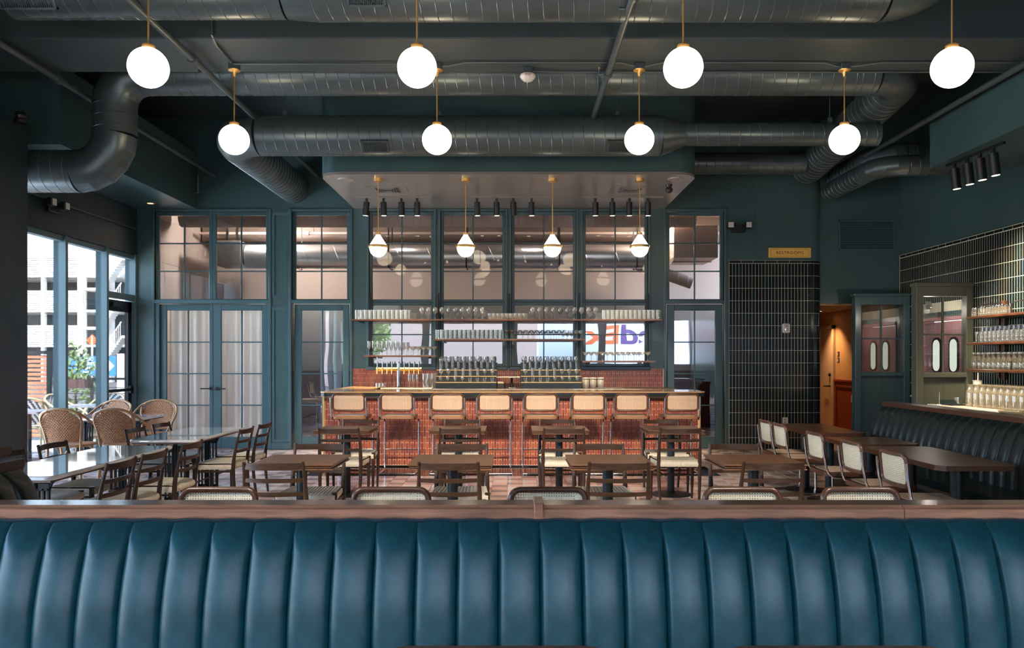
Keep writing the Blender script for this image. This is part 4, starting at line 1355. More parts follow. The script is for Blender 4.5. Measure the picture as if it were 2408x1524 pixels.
def marble_table(x0, x1, y0, y1, label, peds, r=.07):
    cx, cy_ = (x0 + x1) / 2, (y0 + y1) / 2
    t = thing('marble_table', (cx, cy_, 0), label, 'table', 'marble tables')
    a, b = (x1 - x0) / 2, (y1 - y0) / 2
    m = MB()
    rings = []
    for ins, z in ((.012, .720), (.003, .724), (0, .731), (0, .740), (.003, .747), (.012, .75)):
        rings.append([(x, y, z) for x, y in rrect(-a + ins, a - ins, -b + ins, b - ins, r - ins, 8)])
    n = len(rings[0])
    fs = [(i * n + k, i * n + (k + 1) % n, (i + 1) * n + (k + 1) % n, (i + 1) * n + k) for i in range(5) for k in range(n)]
    fs += [tuple(range(n - 1, -1, -1)), tuple(5 * n + k for k in range(n))]
    m.add([p for q in rings for p in q], fs)
    m.obj('marble_top', 'marble', t, 12)
    MB().box(-a + .03, a - .03, -b + .03, b - .03, .705, .72).obj('underlay', 'walnut_red', t)
    for px_, py_ in peds: iron_pedestal(t, px_, py_)
marble_table(-3.64, -3.02, 5.22, 7.12, 'long white marble table nearest the viewer at left', [(0, -.62), (0, .62)])
marble_table(-3.68, -3.03, 7.60, 9.06, 'white marble table before the double doors', [(0, -.42), (0, .42)])
marble_table(-6.05, -4.86, 10.32, 11.18, 'white marble table among the rattan armchairs', [(-.32, 0), (.32, 0)])

# ------------------------------------------------------------------ rattan armchairs
def weave_panel(fn, nu, nv, d):
    """woven surface: one small pillow per strand crossing; fn(u, v) -> point, normal"""
    m = MB()
    for i in range(nu):
        for j in range(nv):
            off = .5 if j % 2 else 0
            u0, u1 = (i + off) / nu, (i + 1 + off) / nu
            if u1 > 1.0001: u1 = 1.0
            v0, v1 = j / nv, (j + 1) / nv
            c, nrm = fn((u0 + u1) / 2, (v0 + v1) / 2)
            q = [fn(u, v)[0] for u, v in ((u0, v0), (u1, v0), (u1, v1), (u0, v1))]
            m.add(q + [Vector(c) + Vector(nrm) * d, Vector(c) - Vector(nrm) * d],
                  [(0, 1, 4), (1, 2, 4), (2, 3, 4), (3, 0, 4), (1, 0, 5), (2, 1, 5), (3, 2, 5), (0, 3, 5)])
    return m
def arm_chair(name, weave, frame_m, stripes=False):
    t = thing(name, (0, 0, 0))
    def back(u, v):
        x = (2 * u - 1)
        zmax = .90 - .13 * abs(x) ** 2.2
        z = .50 + (zmax - .50) * v
        w = .185 + .05 * v
        return (x * w, -.235 - .085 * v - .03 * (1 - x * x), z), (0, -1, 0)
    if stripes:
        for k, mt in enumerate(weave):
            m = MB()
            N = 20
            for i in range(N):
                for j in range(14):
                    if (i + j) % 4 // 2 != k: continue
                    q = [back((i + a) / N, (j + b) / 14)[0] for a, b in ((0, 0), (1, 0), (1, 1), (0, 1))]
                    m.add(q, [(0, 1, 2, 3)])
            m.obj('back_weave', mt, t, fix=False)
    else:
        weave_panel(back, 13, 20, .009).obj('back_weave', weave, t, 70, fix=False)
    def seat(u, v):
        x, y = 2 * u - 1, 2 * v - 1
        k = math.sqrt(1 - .22 * y * y), math.sqrt(1 - .22 * x * x)
        return (.235 * x * k[0], .01 + .225 * y * k[1], .455 - .008 * (1 - x * x) * (1 - y * y)), (0, 0, 1)
    if stripes:
        for k, mt in enumerate(weave):
            m = MB()
            for i in range(18):
                for j in range(18):
                    if (i + j) % 4 // 2 != k: continue
                    m.add([seat((i + a) / 18, (j + b) / 18)[0] for a, b in ((0, 0), (1, 0), (1, 1), (0, 1))], [(0, 1, 2, 3)])
            m.obj('seat_weave', mt, t, fix=False)
    else:
        weave_panel(seat, 16, 18, .004).obj('seat_weave', weave, t, 70, fix=False)
    ring = [seat(.5 + .5 * math.cos(a), .5 + .5 * math.sin(a))[0] for a in [2 * PI * k / 24 for k in range(24)]]
    sq = [Vector((.235 * math.copysign(abs(math.cos(a)) ** .6, math.cos(a)), .01 + .225 * math.copysign(abs(math.sin(a)) ** .6, math.sin(a)), .443)) for a in [2 * PI * k / 28 for k in range(28)]]
    MB().tube(sq, .017, 8, closed=True).obj('seat_rim', frame_m, t)
    arch = [(-.195, -.225, .42), (-.215, -.262, .62), (-.238, -.31, .775), (-.19, -.33, .865), (-.09, -.348, .905), (0, -.352, .912), (.09, -.348, .905), (.19, -.33, .865), (.238, -.31, .775), (.215, -.262, .62), (.195, -.225, .42)]
    MB().tube(bez(arch, 4), .016, 10).obj('back_arch', frame_m, t)
    MB().tube([(-.20, -.235, .50), (.20, -.235, .50)], .013, 8).obj('back_rail', frame_m, t)
    for s in (-1, 1):
        MB().tube(bez([(s * .14, -.345, .893), (s * .24, -.31, .84), (s * .295, -.18, .745), (s * .305, -.02, .655), (s * .295, .12, .56), (s * .26, .20, .46), (s * .238, .225, .30), (s * .235, .235, 0)], 4), .0155, 10).obj('arm', frame_m, t)
        MB().tube(bez([(s * .195, -.225, .45), (s * .20, -.235, .25), (s * .215, -.26, 0)], 4), .016, 10).obj('rear_leg', frame_m, t)
        MB().tube(bez([(s * .225, .20, .25), (s * .14, .215, .37), (s * .02, .222, .43)], 4), .008, 6).obj('brace', frame_m, t)
        MB().tube(bez([(s * .22, .18, .22), (s * .222, .07, .37), (s * .225, -.04, .43)], 4), .008, 6).obj('brace', frame_m, t)
    return t
rc_ = arm_chair('rattan_armchair', 'rattan', 'bamboo')
first = [rc_]
for x, y, rz, lab in ((-5.56, 10.06, .08, 'brown rattan armchair with its back to the viewer, left one'), (-4.90, 10.06, .05, 'brown rattan armchair with its back to the viewer, right one'),
                      (-5.93, 11.50, PI - .15, 'brown rattan armchair behind the marble table, beside the exit door'), (-5.22, 11.50, PI + .12, 'brown rattan armchair behind the marble table, before the blue wall')):
    o = use(rc_, first)
    o.location = (x, y, 0); o.rotation_euler = (0, 0, rz)
    tag(o, lab, 'armchair', 'rattan armchairs')

# ------------------------------------------------------------------ long tables along the right booth
def long_table(x0, x1, y0, y1, label, cols):
    t = thing('long_table', ((x0 + x1) / 2, (y0 + y1) / 2, 0), label, 'table', 'long walnut tables')
    a, b = (x1 - x0) / 2, (y1 - y0) / 2
    c = .055
    nb = 5
    poly = lambda u0, u1: [(u0, -b + (c - (u0 + a) if u0 + a < c else 0)), (u1, -b), (u1, b), (u0, b - (c - (u0 + a) if u0 + a < c else 0))]
    for k in range(nb):
        u0, u1 = -a + 2 * a * k / nb, -a + 2 * a * (k + 1) / nb
        if k == 0: pl = [(u0, -b + c), (u0 + c, -b), (u1 - .0008, -b), (u1 - .0008, b), (u0 + c, b), (u0, b - c)]
        elif k == nb - 1: pl = [(u0, -b), (u1 - c, -b), (u1, -b + c), (u1, b - c), (u1 - c, b), (u0, b)]
        else: pl = [(u0, -b), (u1 - .0008, -b), (u1 - .0008, b), (u0, b)]
        MB().prism(pl, .712, .75, 'z').obj('plank', 'walnut_red', t)
    for y in cols:
        MB().cyl((0, y, .02), (0, y, .712), .045, n=20).obj('column', 'steel_blue', t)
        MB().lathe([(0, 0), (.23, 0), (.23, .012), (.05, .03), (0, .03)], (0, y, 0), 28).obj('foot', 'black_metal', t)
long_table(3.07, 3.67, 5.74, 7.05, 'nearest long walnut table along the dark booth', (-.35, .35))
long_table(3.07, 3.70, 7.20, 7.90, 'short walnut table in the middle of the dark booth', (0,))
long_table(3.12, 3.70, 8.30, 9.55, 'farthest long walnut table by the dark tile wall', (-.35, .35))

# ------------------------------------------------------------------ the bar
BX0, BX1, BY = -2.67, 2.64, 11.25
bar = thing('tiled_bar', (0, BY, 0), 'bar front clad in upright brick-red tiles', 'bar')
MB().box(BX0, BX1, .006, .55, .02, 1.0).box(BX0, BX0 + .5, .55, 2.1, .02, 1.0).obj('body', 'grout_cream', bar)
MB().box(BX0 + .03, BX1 - .03, .02, .5, 0, .02).obj('kick_base', 'tile_black', bar)
MB().box(BX0 - .012, BX0 + .012, -.012, .02, 0, 1.0, .003).obj('corner_strip', 'brass', bar)
MB().box(BX1 - .012, BX1 + .012, -.012, .02, 0, 1.0, .003).obj('corner_strip', 'brass', bar)
BT = ['tile_brick_%d' % i for i in range(4)]
CW, CHh = .0356, .158
def stadium(w, h, k=.014):
    return [(-w / 2, -h / 2 + k), (-w / 2 + k * .35, -h / 2 + k * .3), (0 - w * .12, -h / 2), (w * .12, -h / 2), (w / 2 - k * .35, -h / 2 + k * .3), (w / 2, -h / 2 + k),
            (w / 2, h / 2 - k), (w / 2 - k * .35, h / 2 - k * .3), (w * .12, h / 2), (-w * .12, h / 2), (-w / 2 + k * .35, h / 2 - k * .3), (-w / 2, h / 2 - k)]
bsh = {'f': MB().prism(stadium(CW - .002, CHh - .002), -.006, 0, 'y'), 'h': MB().prism(stadium(CW - .003, CHh / 2 - .003), -.006, 0, 'y')}
bt = []
ncol = int((BX1 - BX0 - .03) / CW)
for c in range(ncol):
    x = BX0 + .018 + (c + .5) * CW
    z = .025
    if c % 2:
        bt.append((1, Matrix.Translation((x, .006, z + CHh / 4)), 'h', rnd.choice(BT))); z += CHh / 2
    while z + CHh * .9 < 1.0:
        if z + CHh > 1.0: break
        bt.append((0 if z > .35 else .5, Matrix.Translation((x, .006, z + CHh / 2)), 'f', rnd.choice(BT)))
        z += CHh
    if 1.0 - z > .03:
        bt.append((2, Matrix.Translation((x, .006, z + CHh / 4)), 'h', rnd.choice(BT)))
bt.sort(key=lambda t: t[0])
tile_field(bar, 'brick_tile', [t[1:] for t in bt], bsh, BT)
# counter top: front run and left return, dark bullnose edge
ct = thing('bar_countertop', (0, 11.05, 0), 'polished honey wood counter top with dark edge on the bar', 'counter')
def counter_poly(i):
    x0, x1, y0 = -2.70 + i, 2.69 - i, 0.0 + i
    return [(x0 + .55 - 2 * i, .80 - i), (x0 + .55 - 2 * i, 2.36), (x0, 2.36)] + arc(x0 + .12 - i, y0 + .12 - i, .12 - i, PI, 1.5 * PI, 6) + arc(x1 - .12 + i, y0 + .12 - i, .12 - i, 1.5 * PI, 2 * PI, 6) + [(x1, .80 - i)]
MB().prism(counter_poly(.0), 1.055, 1.07, 'z').obj('top_board', 'bar_top', ct)
MB().prism(counter_poly(.004), 1.005, 1.055, 'z').obj('edge_moulding', 'bar_edge', ct)
# back bar: lower cabinet with counter lip, tiled splash
bb = thing('back_bar', (0, 12.75, 0), 'dark back bar cabinet under the glass shelves', 'cabinet')
MB().box(-2.10, 2.62, 0, .69, 0, .99).obj('cabinet_body', 'bar_edge', bb)
MB().box(-2.12, 2.64, -.03, .69, .99, 1.045, .006).obj('worktop', 'walnut', bb)
MB().box(-2.12, -1.30, -.028, .30, 1.045, 1.058, .003).obj('drip_tray', 'brass', bb)
sp = thing('tile_splashback', (0, YB - .012, 0), 'low brick-red tiled splashback below the bar windows', 'splashback')
MB().box(wx(830), wx(1562), .004, .0118, 1.02, 1.36).obj('backing', 'grout_cream', sp)
MB().box(wx(830), wx(1562), -.006, .0118, 1.36, 1.368).obj('edge_strip', 'walnut_red', sp)
st_ = []
for c in range(int((wx(1562) - wx(830)) / CW)):
    x = wx(830) + (c + .5) * CW
    z = 1.045
    if c % 2:
        st_.append((Matrix.Translation((x, .004, z + CHh / 4)), 'h', rnd.choice(BT))); z += CHh / 2
    st_.append((Matrix.Translation((x, .004, z + CHh / 2)), 'f', rnd.choice(BT)))
    if c % 2 == 0: st_.append((Matrix.Translation((x, .004, z + CHh * 1.5)), 'f', rnd.choice(BT)))
    else: st_.append((Matrix.Translation((x, .004, z + CHh * 1.25)), 'h', rnd.choice(BT)))
st_.sort(key=lambda q: q[1])
tile_field(sp, 'brick_tile', st_, bsh, BT)

# shelves over the back bar
SHY = 13.12       # middle of the shelves
sk = SHY / 1872
def sx(px): return (px - 1206) * sk
def sz(py): return 1.52 - (py - 845) * sk
def shelf(a, b, py, label):
    t = thing('glass_shelf', ((sx(a) + sx(b)) / 2, SHY, sz(py)), label, 'shelf', 'shelves over the bar')
    w = (sx(b) - sx(a)) / 2
    MB().box(-w, w, -.16, .16, -.022, 0, .003).obj('board', 'walnut', t)
    MB().box(-w, w, -.166, -.16, -.024, .002, .001).obj('front_edge', 'walnut_red', t)
    for x in (-w + .12, w - .12):
        MB().box(x - .012, x + .012, -.12, .26, -.05, -.022, .003).obj('bracket', 'black_metal', t)
    return sz(py)
Z1 = shelf(832, 1553, 752, 'longest glass shelf, topmost across all four bar windows')
Z2 = shelf(1022, 1375, 798, 'middle glass shelf across the two central bar windows')
Z3 = shelf(860, 1027, 836, 'short lower glass shelf above the beer taps')
Z4 = shelf(1367, 1537, 849, 'short lower glass shelf at the right of the bar')
for i, px in enumerate((864, 1028, 1197, 1366, 1530)):
    t = thing('shelf_upright', (sx(px), SHY + .24, sz(687)), 'black steel shelf upright between the bar windows, ' + ORD[i] + ' from the left', 'shelf upright', 'shelf uprights')
    MB().box(-.014, .014, -.014, .014, sz(862) - sz(687), 0, .002).obj('bar', 'black_metal', t)
    for k in range(6): MB().box(-.006, .006, -.016, -.013, -.1 - k * .17, -.07 - k * .17).obj('slot', 'plastic_black', t)

# ------------------------------------------------------------------ glassware
GL = {}
def gl(name, prof, n=16, mat='clear_glass'):
    GL[name] = MB().lathe(prof, n=n).mesh(name, mat, 50)
gl('tumbler', [(0, .004), (.033, .004), (.036, .155), (.034, .155), (.031, .02), (0, .02)])
gl('short_tumbler', [(0, .003), (.036, .003), (.042, .095), (.040, .095), (.034, .015), (0, .015)])
gl('coupe_glass', [(0, 0), (.034, .002), (.006, .008), (.0045, .085), (.012, .095), (.040, .120), (.050, .150), (.048, .150), (.036, .122), (0, .10)])
gl('wine_glass', [(0, 0), (.036, .002), (.006, .008), (.0045, .085), (.015, .095), (.040, .120), (.046, .150), (.036, .200), (.034, .200), (.043, .150), (.035, .122), (0, .10)])
gl('small_wine_glass', [(0, 0), (.030, .002), (.005, .008), (.004, .065), (.012, .072), (.032, .092), (.036, .115), (.030, .145), (.028, .145), (.033, .115), (.028, .094), (0, .077)])
gl('flute_glass', [(0, 0), (.030, .002), (.005, .007), (.004, .080), (.012, .095), (.026, .135), (.028, .180), (.026, .235), (.024, .235), (.025, .180), (.020, .130), (0, .098)])
gl('punch_cup', [(0, .003), (.020, .003), (.024, .02), (.036, .05), (.038, .100), (.036, .100), (.033, .05), (0, .02)])
gl('pint_glass', [(0, .004), (.030, .004), (.036, .06), (.046, .245), (.044, .245), (.033, .06), (.027, .02), (0, .02)])
gl('snifter_glass', [(0, 0), (.032, .002), (.006, .01), (.005, .035), (.030, .050), (.042, .080), (.032, .125), (.030, .125), (.039, .08), (.028, .053), (0, .042)])
gl('highball_glass', [(0, .004), (.028, .004), (.030, .140), (.028, .140), (.026, .015), (0, .015)])
NTH = ['first', 'second', 'third', 'fourth', 'fifth', 'sixth', 'seventh', 'eighth', 'ninth', 'tenth', 'eleventh', 'twelfth', 'thirteenth', 'fourteenth', 'fifteenth', 'sixteenth', 'seventeenth', 'eighteenth', 'nineteenth', 'twentieth']
def row(kind, px0, px1, n, z, y, label, group, rows=1, dy=.085, cat='glass', scale=1.0, wfun=None):
    fx = wfun or (lambda p: (p - 1206) * y / 1872)
    x0, x1 = fx(px0), fx(px1)
    for r in range(rows):
        for i in range(n):
            x = x0 + (x1 - x0) * (i + .5) / n + (.5 * (x1 - x0) / n if r % 2 else 0)
            o = put(kind, GL[kind], None, (x, y + r * dy, z), rnd.uniform(0, 6))
            o.scale = (scale, scale, scale)
            tag(o, label + ', %s from left%s' % (NTH[i], '' if rows == 1 else (', front row', ', back row')[r]), cat, group)
Y0 = SHY - .09
row('tumbler', 834, 960, 12, Z1, Y0, 'straight glass tumbler at the left end of the top shelf', 'tumblers, top shelf left', 2)
row('wine_glass', 984, 1142, 10, Z1, Y0 + .03, 'stemmed wine glass on the top shelf left of centre', 'wine glasses, top shelf left')
row('punch_cup', 1146, 1238, 9, Z1, Y0, 'small rounded glass cup in the middle of the top shelf', 'cups, top shelf middle', 2)
row('wine_glass', 1244, 1408, 10, Z1, Y0 + .03, 'stemmed wine glass on the top shelf right of centre', 'wine glasses, top shelf right')
row('tumbler', 1414, 1552, 13, Z1, Y0, 'straight glass tumbler at the right end of the top shelf', 'tumblers, top shelf right', 2)
row('tumbler', 1023, 1182, 15, Z2, Y0, 'straight glass tumbler on the middle shelf', 'tumblers, middle shelf', 2)
row('coupe_glass', 1184, 1328, 11, Z2, Y0 + .04, 'wide coupe glass on the middle shelf', 'coupes, middle shelf')
row('small_wine_glass', 1328, 1370, 4, Z2, Y0, 'small stemmed glass at the right end of the middle shelf', 'small stemmed glasses, middle shelf')
row('flute_glass', 862, 948, 8, Z3, Y0 + .03, 'tall flute glass on the lower shelf above the beer taps', 'flutes, lower left shelf')
row('coupe_glass', 950, 1027, 6, Z3, Y0 + .03, 'coupe glass on the lower shelf above the beer taps', 'coupes, lower left shelf')
row('coupe_glass', 1370, 1530, 12, Z4, Y0 + .03, 'coupe glass on the lower shelf at the right of the bar', 'coupes, lower right shelf')

# stepped displays on the back bar
def display(a, b, label, side):
    yb = 12.98
    k = yb / 1872
    x0, x1 = (a - 1206) * k, (b - 1206) * k
    t = thing('stepped_glass_display', ((x0 + x1) / 2, yb, 1.045), label, 'display')
    w = (x1 - x0) / 2
    zs = (.105, .20, .30)
    for i in range(3):
        MB().box(-w, w, -.18 + .13 * i, .21, (0, *zs)[i], zs[i]).obj('step', 'bar_edge', t)
        MB().box(-w, w, -.184 + .13 * i, -.17 + .13 * i, zs[i] - .008, zs[i] + .003).obj('brass_nosing', 'brass', t)
    MB().box(-w, w, .195, .21, .30, .42).obj('back_board', 'bar_edge', t)
    kinds = [('short_tumbler', .78), ('snifter_glass', .95), ('highball_glass', 1.0), ('wine_glass', 1.0)]
    names = ['glass, lowest step', 'glass, middle step', 'tall glass, upper step', 'wine glass behind the top step']
    for i in range(3):
        n = (8, 8, 10)[i]
        for j in range(n):
            kd, s = kinds[i]
            if i == 0 and ((side > 0) == (j > 3)): kd, s = 'snifter_glass', .75
            if i == 1 and 2 <= j + (1 if side > 0 else 0) < 6: kd, s = 'highball_glass', .95
            o = put(kd, GL[kd], None, ((x0 + x1) / 2 - w + 2 * w * (j + .6) / (n + .2), yb - .12 + .13 * i, 1.045 + zs[i]))
            o.scale = (s, s, s)
            tag(o, names[i] + ' of the ' + ('right' if side > 0 else 'left') + ' stepped display' + (', ' + {'short_tumbler': 'tumbler', 'snifter_glass': 'snifter', 'highball_glass': 'straight'}[kd] + ' shape, ' + NTH[j] + ' from left'), 'glass', ('right' if side > 0 else 'left') + ' display glasses')
    for j in range(8):
        o = put('wine_glass', GL['wine_glass'], None, ((x0 + x1) / 2 - w + 2 * w * (j + .5) / 8, yb + .175, 1.045 + .30))
        o.scale = (1, 1, 1.12)
        tag(o, names[3] + ' of the ' + ('right' if side > 0 else 'left') + ' stepped display, ' + NTH[j] + ' from left', 'glass', ('right' if side > 0 else 'left') + ' display glasses')
display(1027, 1168, 'dark stepped glass display with brass nosings, left one', -1)
display(1225, 1366, 'dark stepped glass display with brass nosings, right one', 1)

# beer tower
ty = 12.90
tk2 = ty / 1872
t = thing('beer_tower', ((938 - 1206) * tk2, ty, 1.058), 'chrome beer tower with brass tap rail', 'beer tap')
MB().cyl((0, 0, 0), (0, 0, .40), .036, n=24).obj('column', 'chrome', t)
MB().lathe([(0, 0), (.055, 0), (.055, .012), (.04, .02), (0, .02)], n=24).obj('foot', 'chrome', t)
MB().cyl((-.36, 0, .30), (.36, 0, .30), .035, n=20).obj('tap_rail', 'brass_bright', t)
for s in (-1, 1): MB().lathe([(0, -.01), (.038, -.01), (.04, 0), (.038, .01), (0, .01)], (s * .36, 0, .30), 20, Matrix.Rotation(PI / 2, 3, 'Y')).obj('rail_cap', 'brass_bright', t)
for px in (889, 901, 912, 923, 952, 964, 975, 986):
    x = (px - 938) * tk2
    a = MB().tube([(x, -.03, .30), (x, -.075, .30), (x, -.085, .27), (x, -.085, .225)], .009, 8).obj('tap', 'brass', t)
    MB().tube([(x, -.06, .31), (x, -.062, .36), (x, -.066, .42)], [.007, .009, .013], 10).obj('tap_handle', 'chrome', a)
# point-of-sale terminal between the displays
t = thing('till_terminal', ((1195 - 1206) * .00695, 12.95, 1.045), 'black till terminal with receipt printer between the glass displays', 'till')
MB().box(-.18, -.06, -.08, .08, 0, .11, .008).obj('receipt_printer', 'plastic_black', t)
MB().box(-.17, -.07, -.082, -.079, .085, .10).obj('paper_slot', 'brass', t)
MB().box(.0, .12, -.06, .10, 0, .014, .004).obj('base', 'plastic_black', t)
MB().tube([(.06, .03, .01), (.06, .05, .10), (.06, .0, .17)], .018, 10).obj('stand', 'plastic_black', t)
MB().box(-.19, .19, -.07, .10, .175, .195, .006).obj('screen', 'plastic_black', t)
MB().box(-.19, .19, -.074, -.07, .177, .193, .001).obj('screen_edge', 'canister', t)
# canisters, flutes, pints, ice tub
for i, px in enumerate((1377, 1394, 1412)):
    t = thing('canister', ((px - 1206) * 12.95 / 1872, 12.95, 1.045), 'grey metal canister beside the right glass display, ' + ('left', 'middle', 'right')[i] + ' of three', 'canister', 'canisters')
    MB().lathe([(0, 0), (.056, 0), (.058, .005), (.058, .17), (.054, .176), (0, .176)], n=24).obj('body', 'canister', t)
    MB().lathe([(.059, .150), (.0605, .152), (.0605, .170), (.055, .179), (0, .180)], n=24).obj('lid', 'canister', t)
row('flute_glass', 958, 986, 3, 1.045, 12.88, 'flute glass on the back bar right of the beer tower', 'flutes by the beer tower')
row('pint_glass', 994, 1024, 3, 1.045, 12.84, 'tall pint glass on the back bar left of the stepped display', 'pint glasses by the display', cat='glass')
row('short_tumbler', 884, 906, 3, 1.058, 12.86, 'short tumbler on the drip tray left of the beer tower', 'tumblers on the drip tray', scale=.8)
t = thing('bar_mat', (1.55, 12.82, 1.045), 'dark folded bar mat on the back bar at right', 'mat')
MB().box(-.22, .22, -.05, .10, 0, .016, .005).obj('mat', 'rubber', t)

# ------------------------------------------------------------------ right side: screens, kitchen door, prep counter
def screen(yf, label, mat, glass_z0, glass_z1, x0=5.74):
    t = thing('glazed_screen', (x0, yf, 0), label, 'screen')
    W = XR - x0
    D = .14
    H = 2.565
    fx0, fx1 = .10, W - .10
    m = MB()
    m.box(0, fx0, 0, D, 0, H, .006).box(fx1, W, 0, D, 0, H, .006).box(fx0, fx1, 0, D, H - .14, H, .006).box(fx0, fx1, 0, D, glass_z0 - .07, glass_z0, .006).box(fx0, fx1, .0, D, 0, .14, .006)
    m.obj('screen_frame', mat, t)
    m = MB().box(-.02, W, -.02, D + .02, H, H + .05, .01)
    m.obj('cap_moulding', mat, t)
    MB().box(fx0, fx1, D * .4, D * .6, .14, glass_z0 - .07).obj('lower_panel', mat, t)
    mid = (fx0 + fx1) / 2
    MB().box(mid - .006, mid + .006, D * .4 - .012, D * .4, .14, glass_z0 - .07).box(fx0, fx1, D * .4 - .012, D * .4, .52, .535).obj('panel_bead', mat, t)
    for (a, b) in ((fx0, mid - .01), (mid + .01, fx1)):
        for (c, d_) in ((glass_z0, (glass_z0 + glass_z1) / 2 - .01), ((glass_z0 + glass_z1) / 2 + .01, glass_z1)):
            MB().box(a, b, D * .48, D * .5, c, d_).obj('pane', 'screen_glass', t)
    MB().box(mid - .011, mid + .011, D * .35, D * .65, glass_z0, glass_z1, .003).obj('muntin', mat, t)
    zc = (glass_z0 + glass_z1) / 2
    MB().box(fx0, fx1, D * .35, D * .65, zc - .011, zc + .011, .003).obj('muntin', mat, t)
    return t
glass_mat('screen_glass', (.95, .95, .94), .20, .3)
screen(13.20, 'teal glazed screen beside the hallway opening', 'teal_trim', 1.31, 2.42, 5.68)
s2 = screen(11.38, 'sage green glazed screen between prep counter and kitchen door', 'sage_paint', 1.33, 2.42, 5.77)
t = thing('wall_lamp', (6.02, 11.53, 2.30), 'small white bracket lamp behind the sage green screen', 'wall lamp')
MB().box(-.03, .03, 0, .03, -.06, .06, .005).obj('back_plate', 'plastic_white', t)
MB().tube([(0, .02, 0), (.0, .12, .05), (.16, .3, .07)], .010, 8).obj('arm', 'chrome', t)
MB().lathe([(0, -.06), (.04, -.06), (.045, 0), (.03, .03), (0, .03)], (.16, .3, .05), 18).obj('shade', 'plastic_white', t)
d_ = bpy.data.lights.new('lamp_light', 'POINT'); d_.energy = 5; d_.color = (1, .90, .80); d_.shadow_soft_size = .04
o = bpy.data.objects.new('lamp_light', d_); C.objects.link(o); o.parent = t; o.location = (.16, .34, -.06)
# kitchen double door
kd = thing('door_%d' % dnum, (XR + .05, 12.18, 0), kind='structure'); dnum += 1
for s in (-1, 1):
    l = MB().box(-.02, .02, s * .305 - .30, s * .305 + .30, .01, 2.10, .006).obj('swing_leaf', 'pink_door', kd)
    MB().prism([(y + s * .24, z) for y, z in rrect(-.135, .135, 1.30, 1.86, .12, 8)], -.034, -.015, 'x').obj('window_gasket', 'rubber', l)
    MB().prism([(y + s * .24, z) for y, z in rrect(-.095, .095, 1.337, 1.823, .09, 8)], -.038, -.033, 'x').obj('porthole', 'kitchen_glow', l)
MB().box(-.05, .05, -.66, -.615, 0, 2.16, .005).box(-.05, .05, .615, .66, 0, 2.16, .005).box(-.05, .05, -.66, .66, 2.11, 2.17, .005).obj('door_frame', 'pink_door', kd)
# hallway
hm = MB()
hm.box(6.2, 6.95, YB + .26, 18.0, 0, 2.6)
wh = struct('wall_hall', hm, 'hall_wall')
struct('ceiling_hall', MB().box(5.0, 6.4, YB + .2, 18.0, 2.44, 2.5), 'hall_wall')
struct('wall_hall_end', MB().box(5.0, 6.4, 17.6, 17.8, 0, 2.5), 'hall_wall')
struct('wall_hall_left', MB().box(5.05, 5.25, 15.2, 17.6, 0, 2.5), 'hall_wall')
MB().box(6.17, 6.2, 14.0, 15.28, 0, 1.10).obj('wainscot', 'hall_red', wh)
MB().box(6.15, 6.2, 14.0, 15.28, 1.10, 1.14, .004).obj('chair_rail', 'hall_red', wh)
MB().box(6.155, 6.17, 14.3, 15.2, .12, .16).box(6.155, 6.17, 14.3, 15.2, 1.0, 1.04).box(6.155, 6.17, 14.3, 14.34, .12, 1.04).box(6.155, 6.17, 15.16, 15.2, .12, 1.04).obj('panel_bead', 'hall_red', wh)
hd = thing('door_%d' % dnum, (6.19, 15.85, 0), kind='structure'); dnum += 1
MB().box(-.02, .01, -.48, .48, 0, 2.10, .004).obj('door_leaf', 'hall_door', hd)
MB().box(-.04, .01, -.56, -.48, 0, 2.18, .004).box(-.04, .01, .48, .56, 0, 2.18, .004).box(-.04, .01, -.56, .56, 2.10, 2.18, .004).obj('door_frame', 'hall_door', hd)
MB().cyl((-.02, -.38, 1.0), (-.08, -.38, 1.0), .014).box(-.09, -.07, -.38, -.20, .985, 1.01, .005).cyl((-.02, -.38, 1.22), (-.05, -.38, 1.22), .032).obj('lever_handle', 'black_metal', hd)
t = thing('hall_switch', (6.165, 14.45, .80), 'white switch plate on the red hallway wainscot', 'switch')
MB().box(-.012, .0, -.04, .04, -.06, .06, .003).obj('plate', 'plastic_white', t)
MB().box(-.016, -.011, -.01, .01, -.02, .02, .002).obj('toggle', 'canister', t)
for zz, lab in ((1.50, 'lower'), (1.62, 'upper')):
    t = thing('hall_sign', (6.198, 15.16, zz), lab + ' small black restroom sign plate on the hallway wall', 'sign')
    MB().box(-.008, 0, -.05, .05, -.045, .045, .002).obj('plate', 'plastic_black', t)
    MB().box(-.010, -.007, -.03, -.012, -.03, .03).box(-.010, -.007, .012, .03, -.03, .03).obj('pictogram', 'plastic_white', t)
t = thing('downlight', (5.86, 15.2, 2.44), 'warm recessed downlight in the hallway ceiling', 'downlight')
MB().lathe([(.04, -.005), (.065, -.005), (.068, 0), (.04, 0)], n=20).obj('trim_ring', 'brass', t)
MB().lathe([(0, -.002), (.045, -.002), (.045, 0), (0, 0)], n=16).obj('lens', 'lens_glow', t)
spot(t, (0, 0, -.03), (.05, 0, -1), 42, 95, (1, .62, .30), .8)

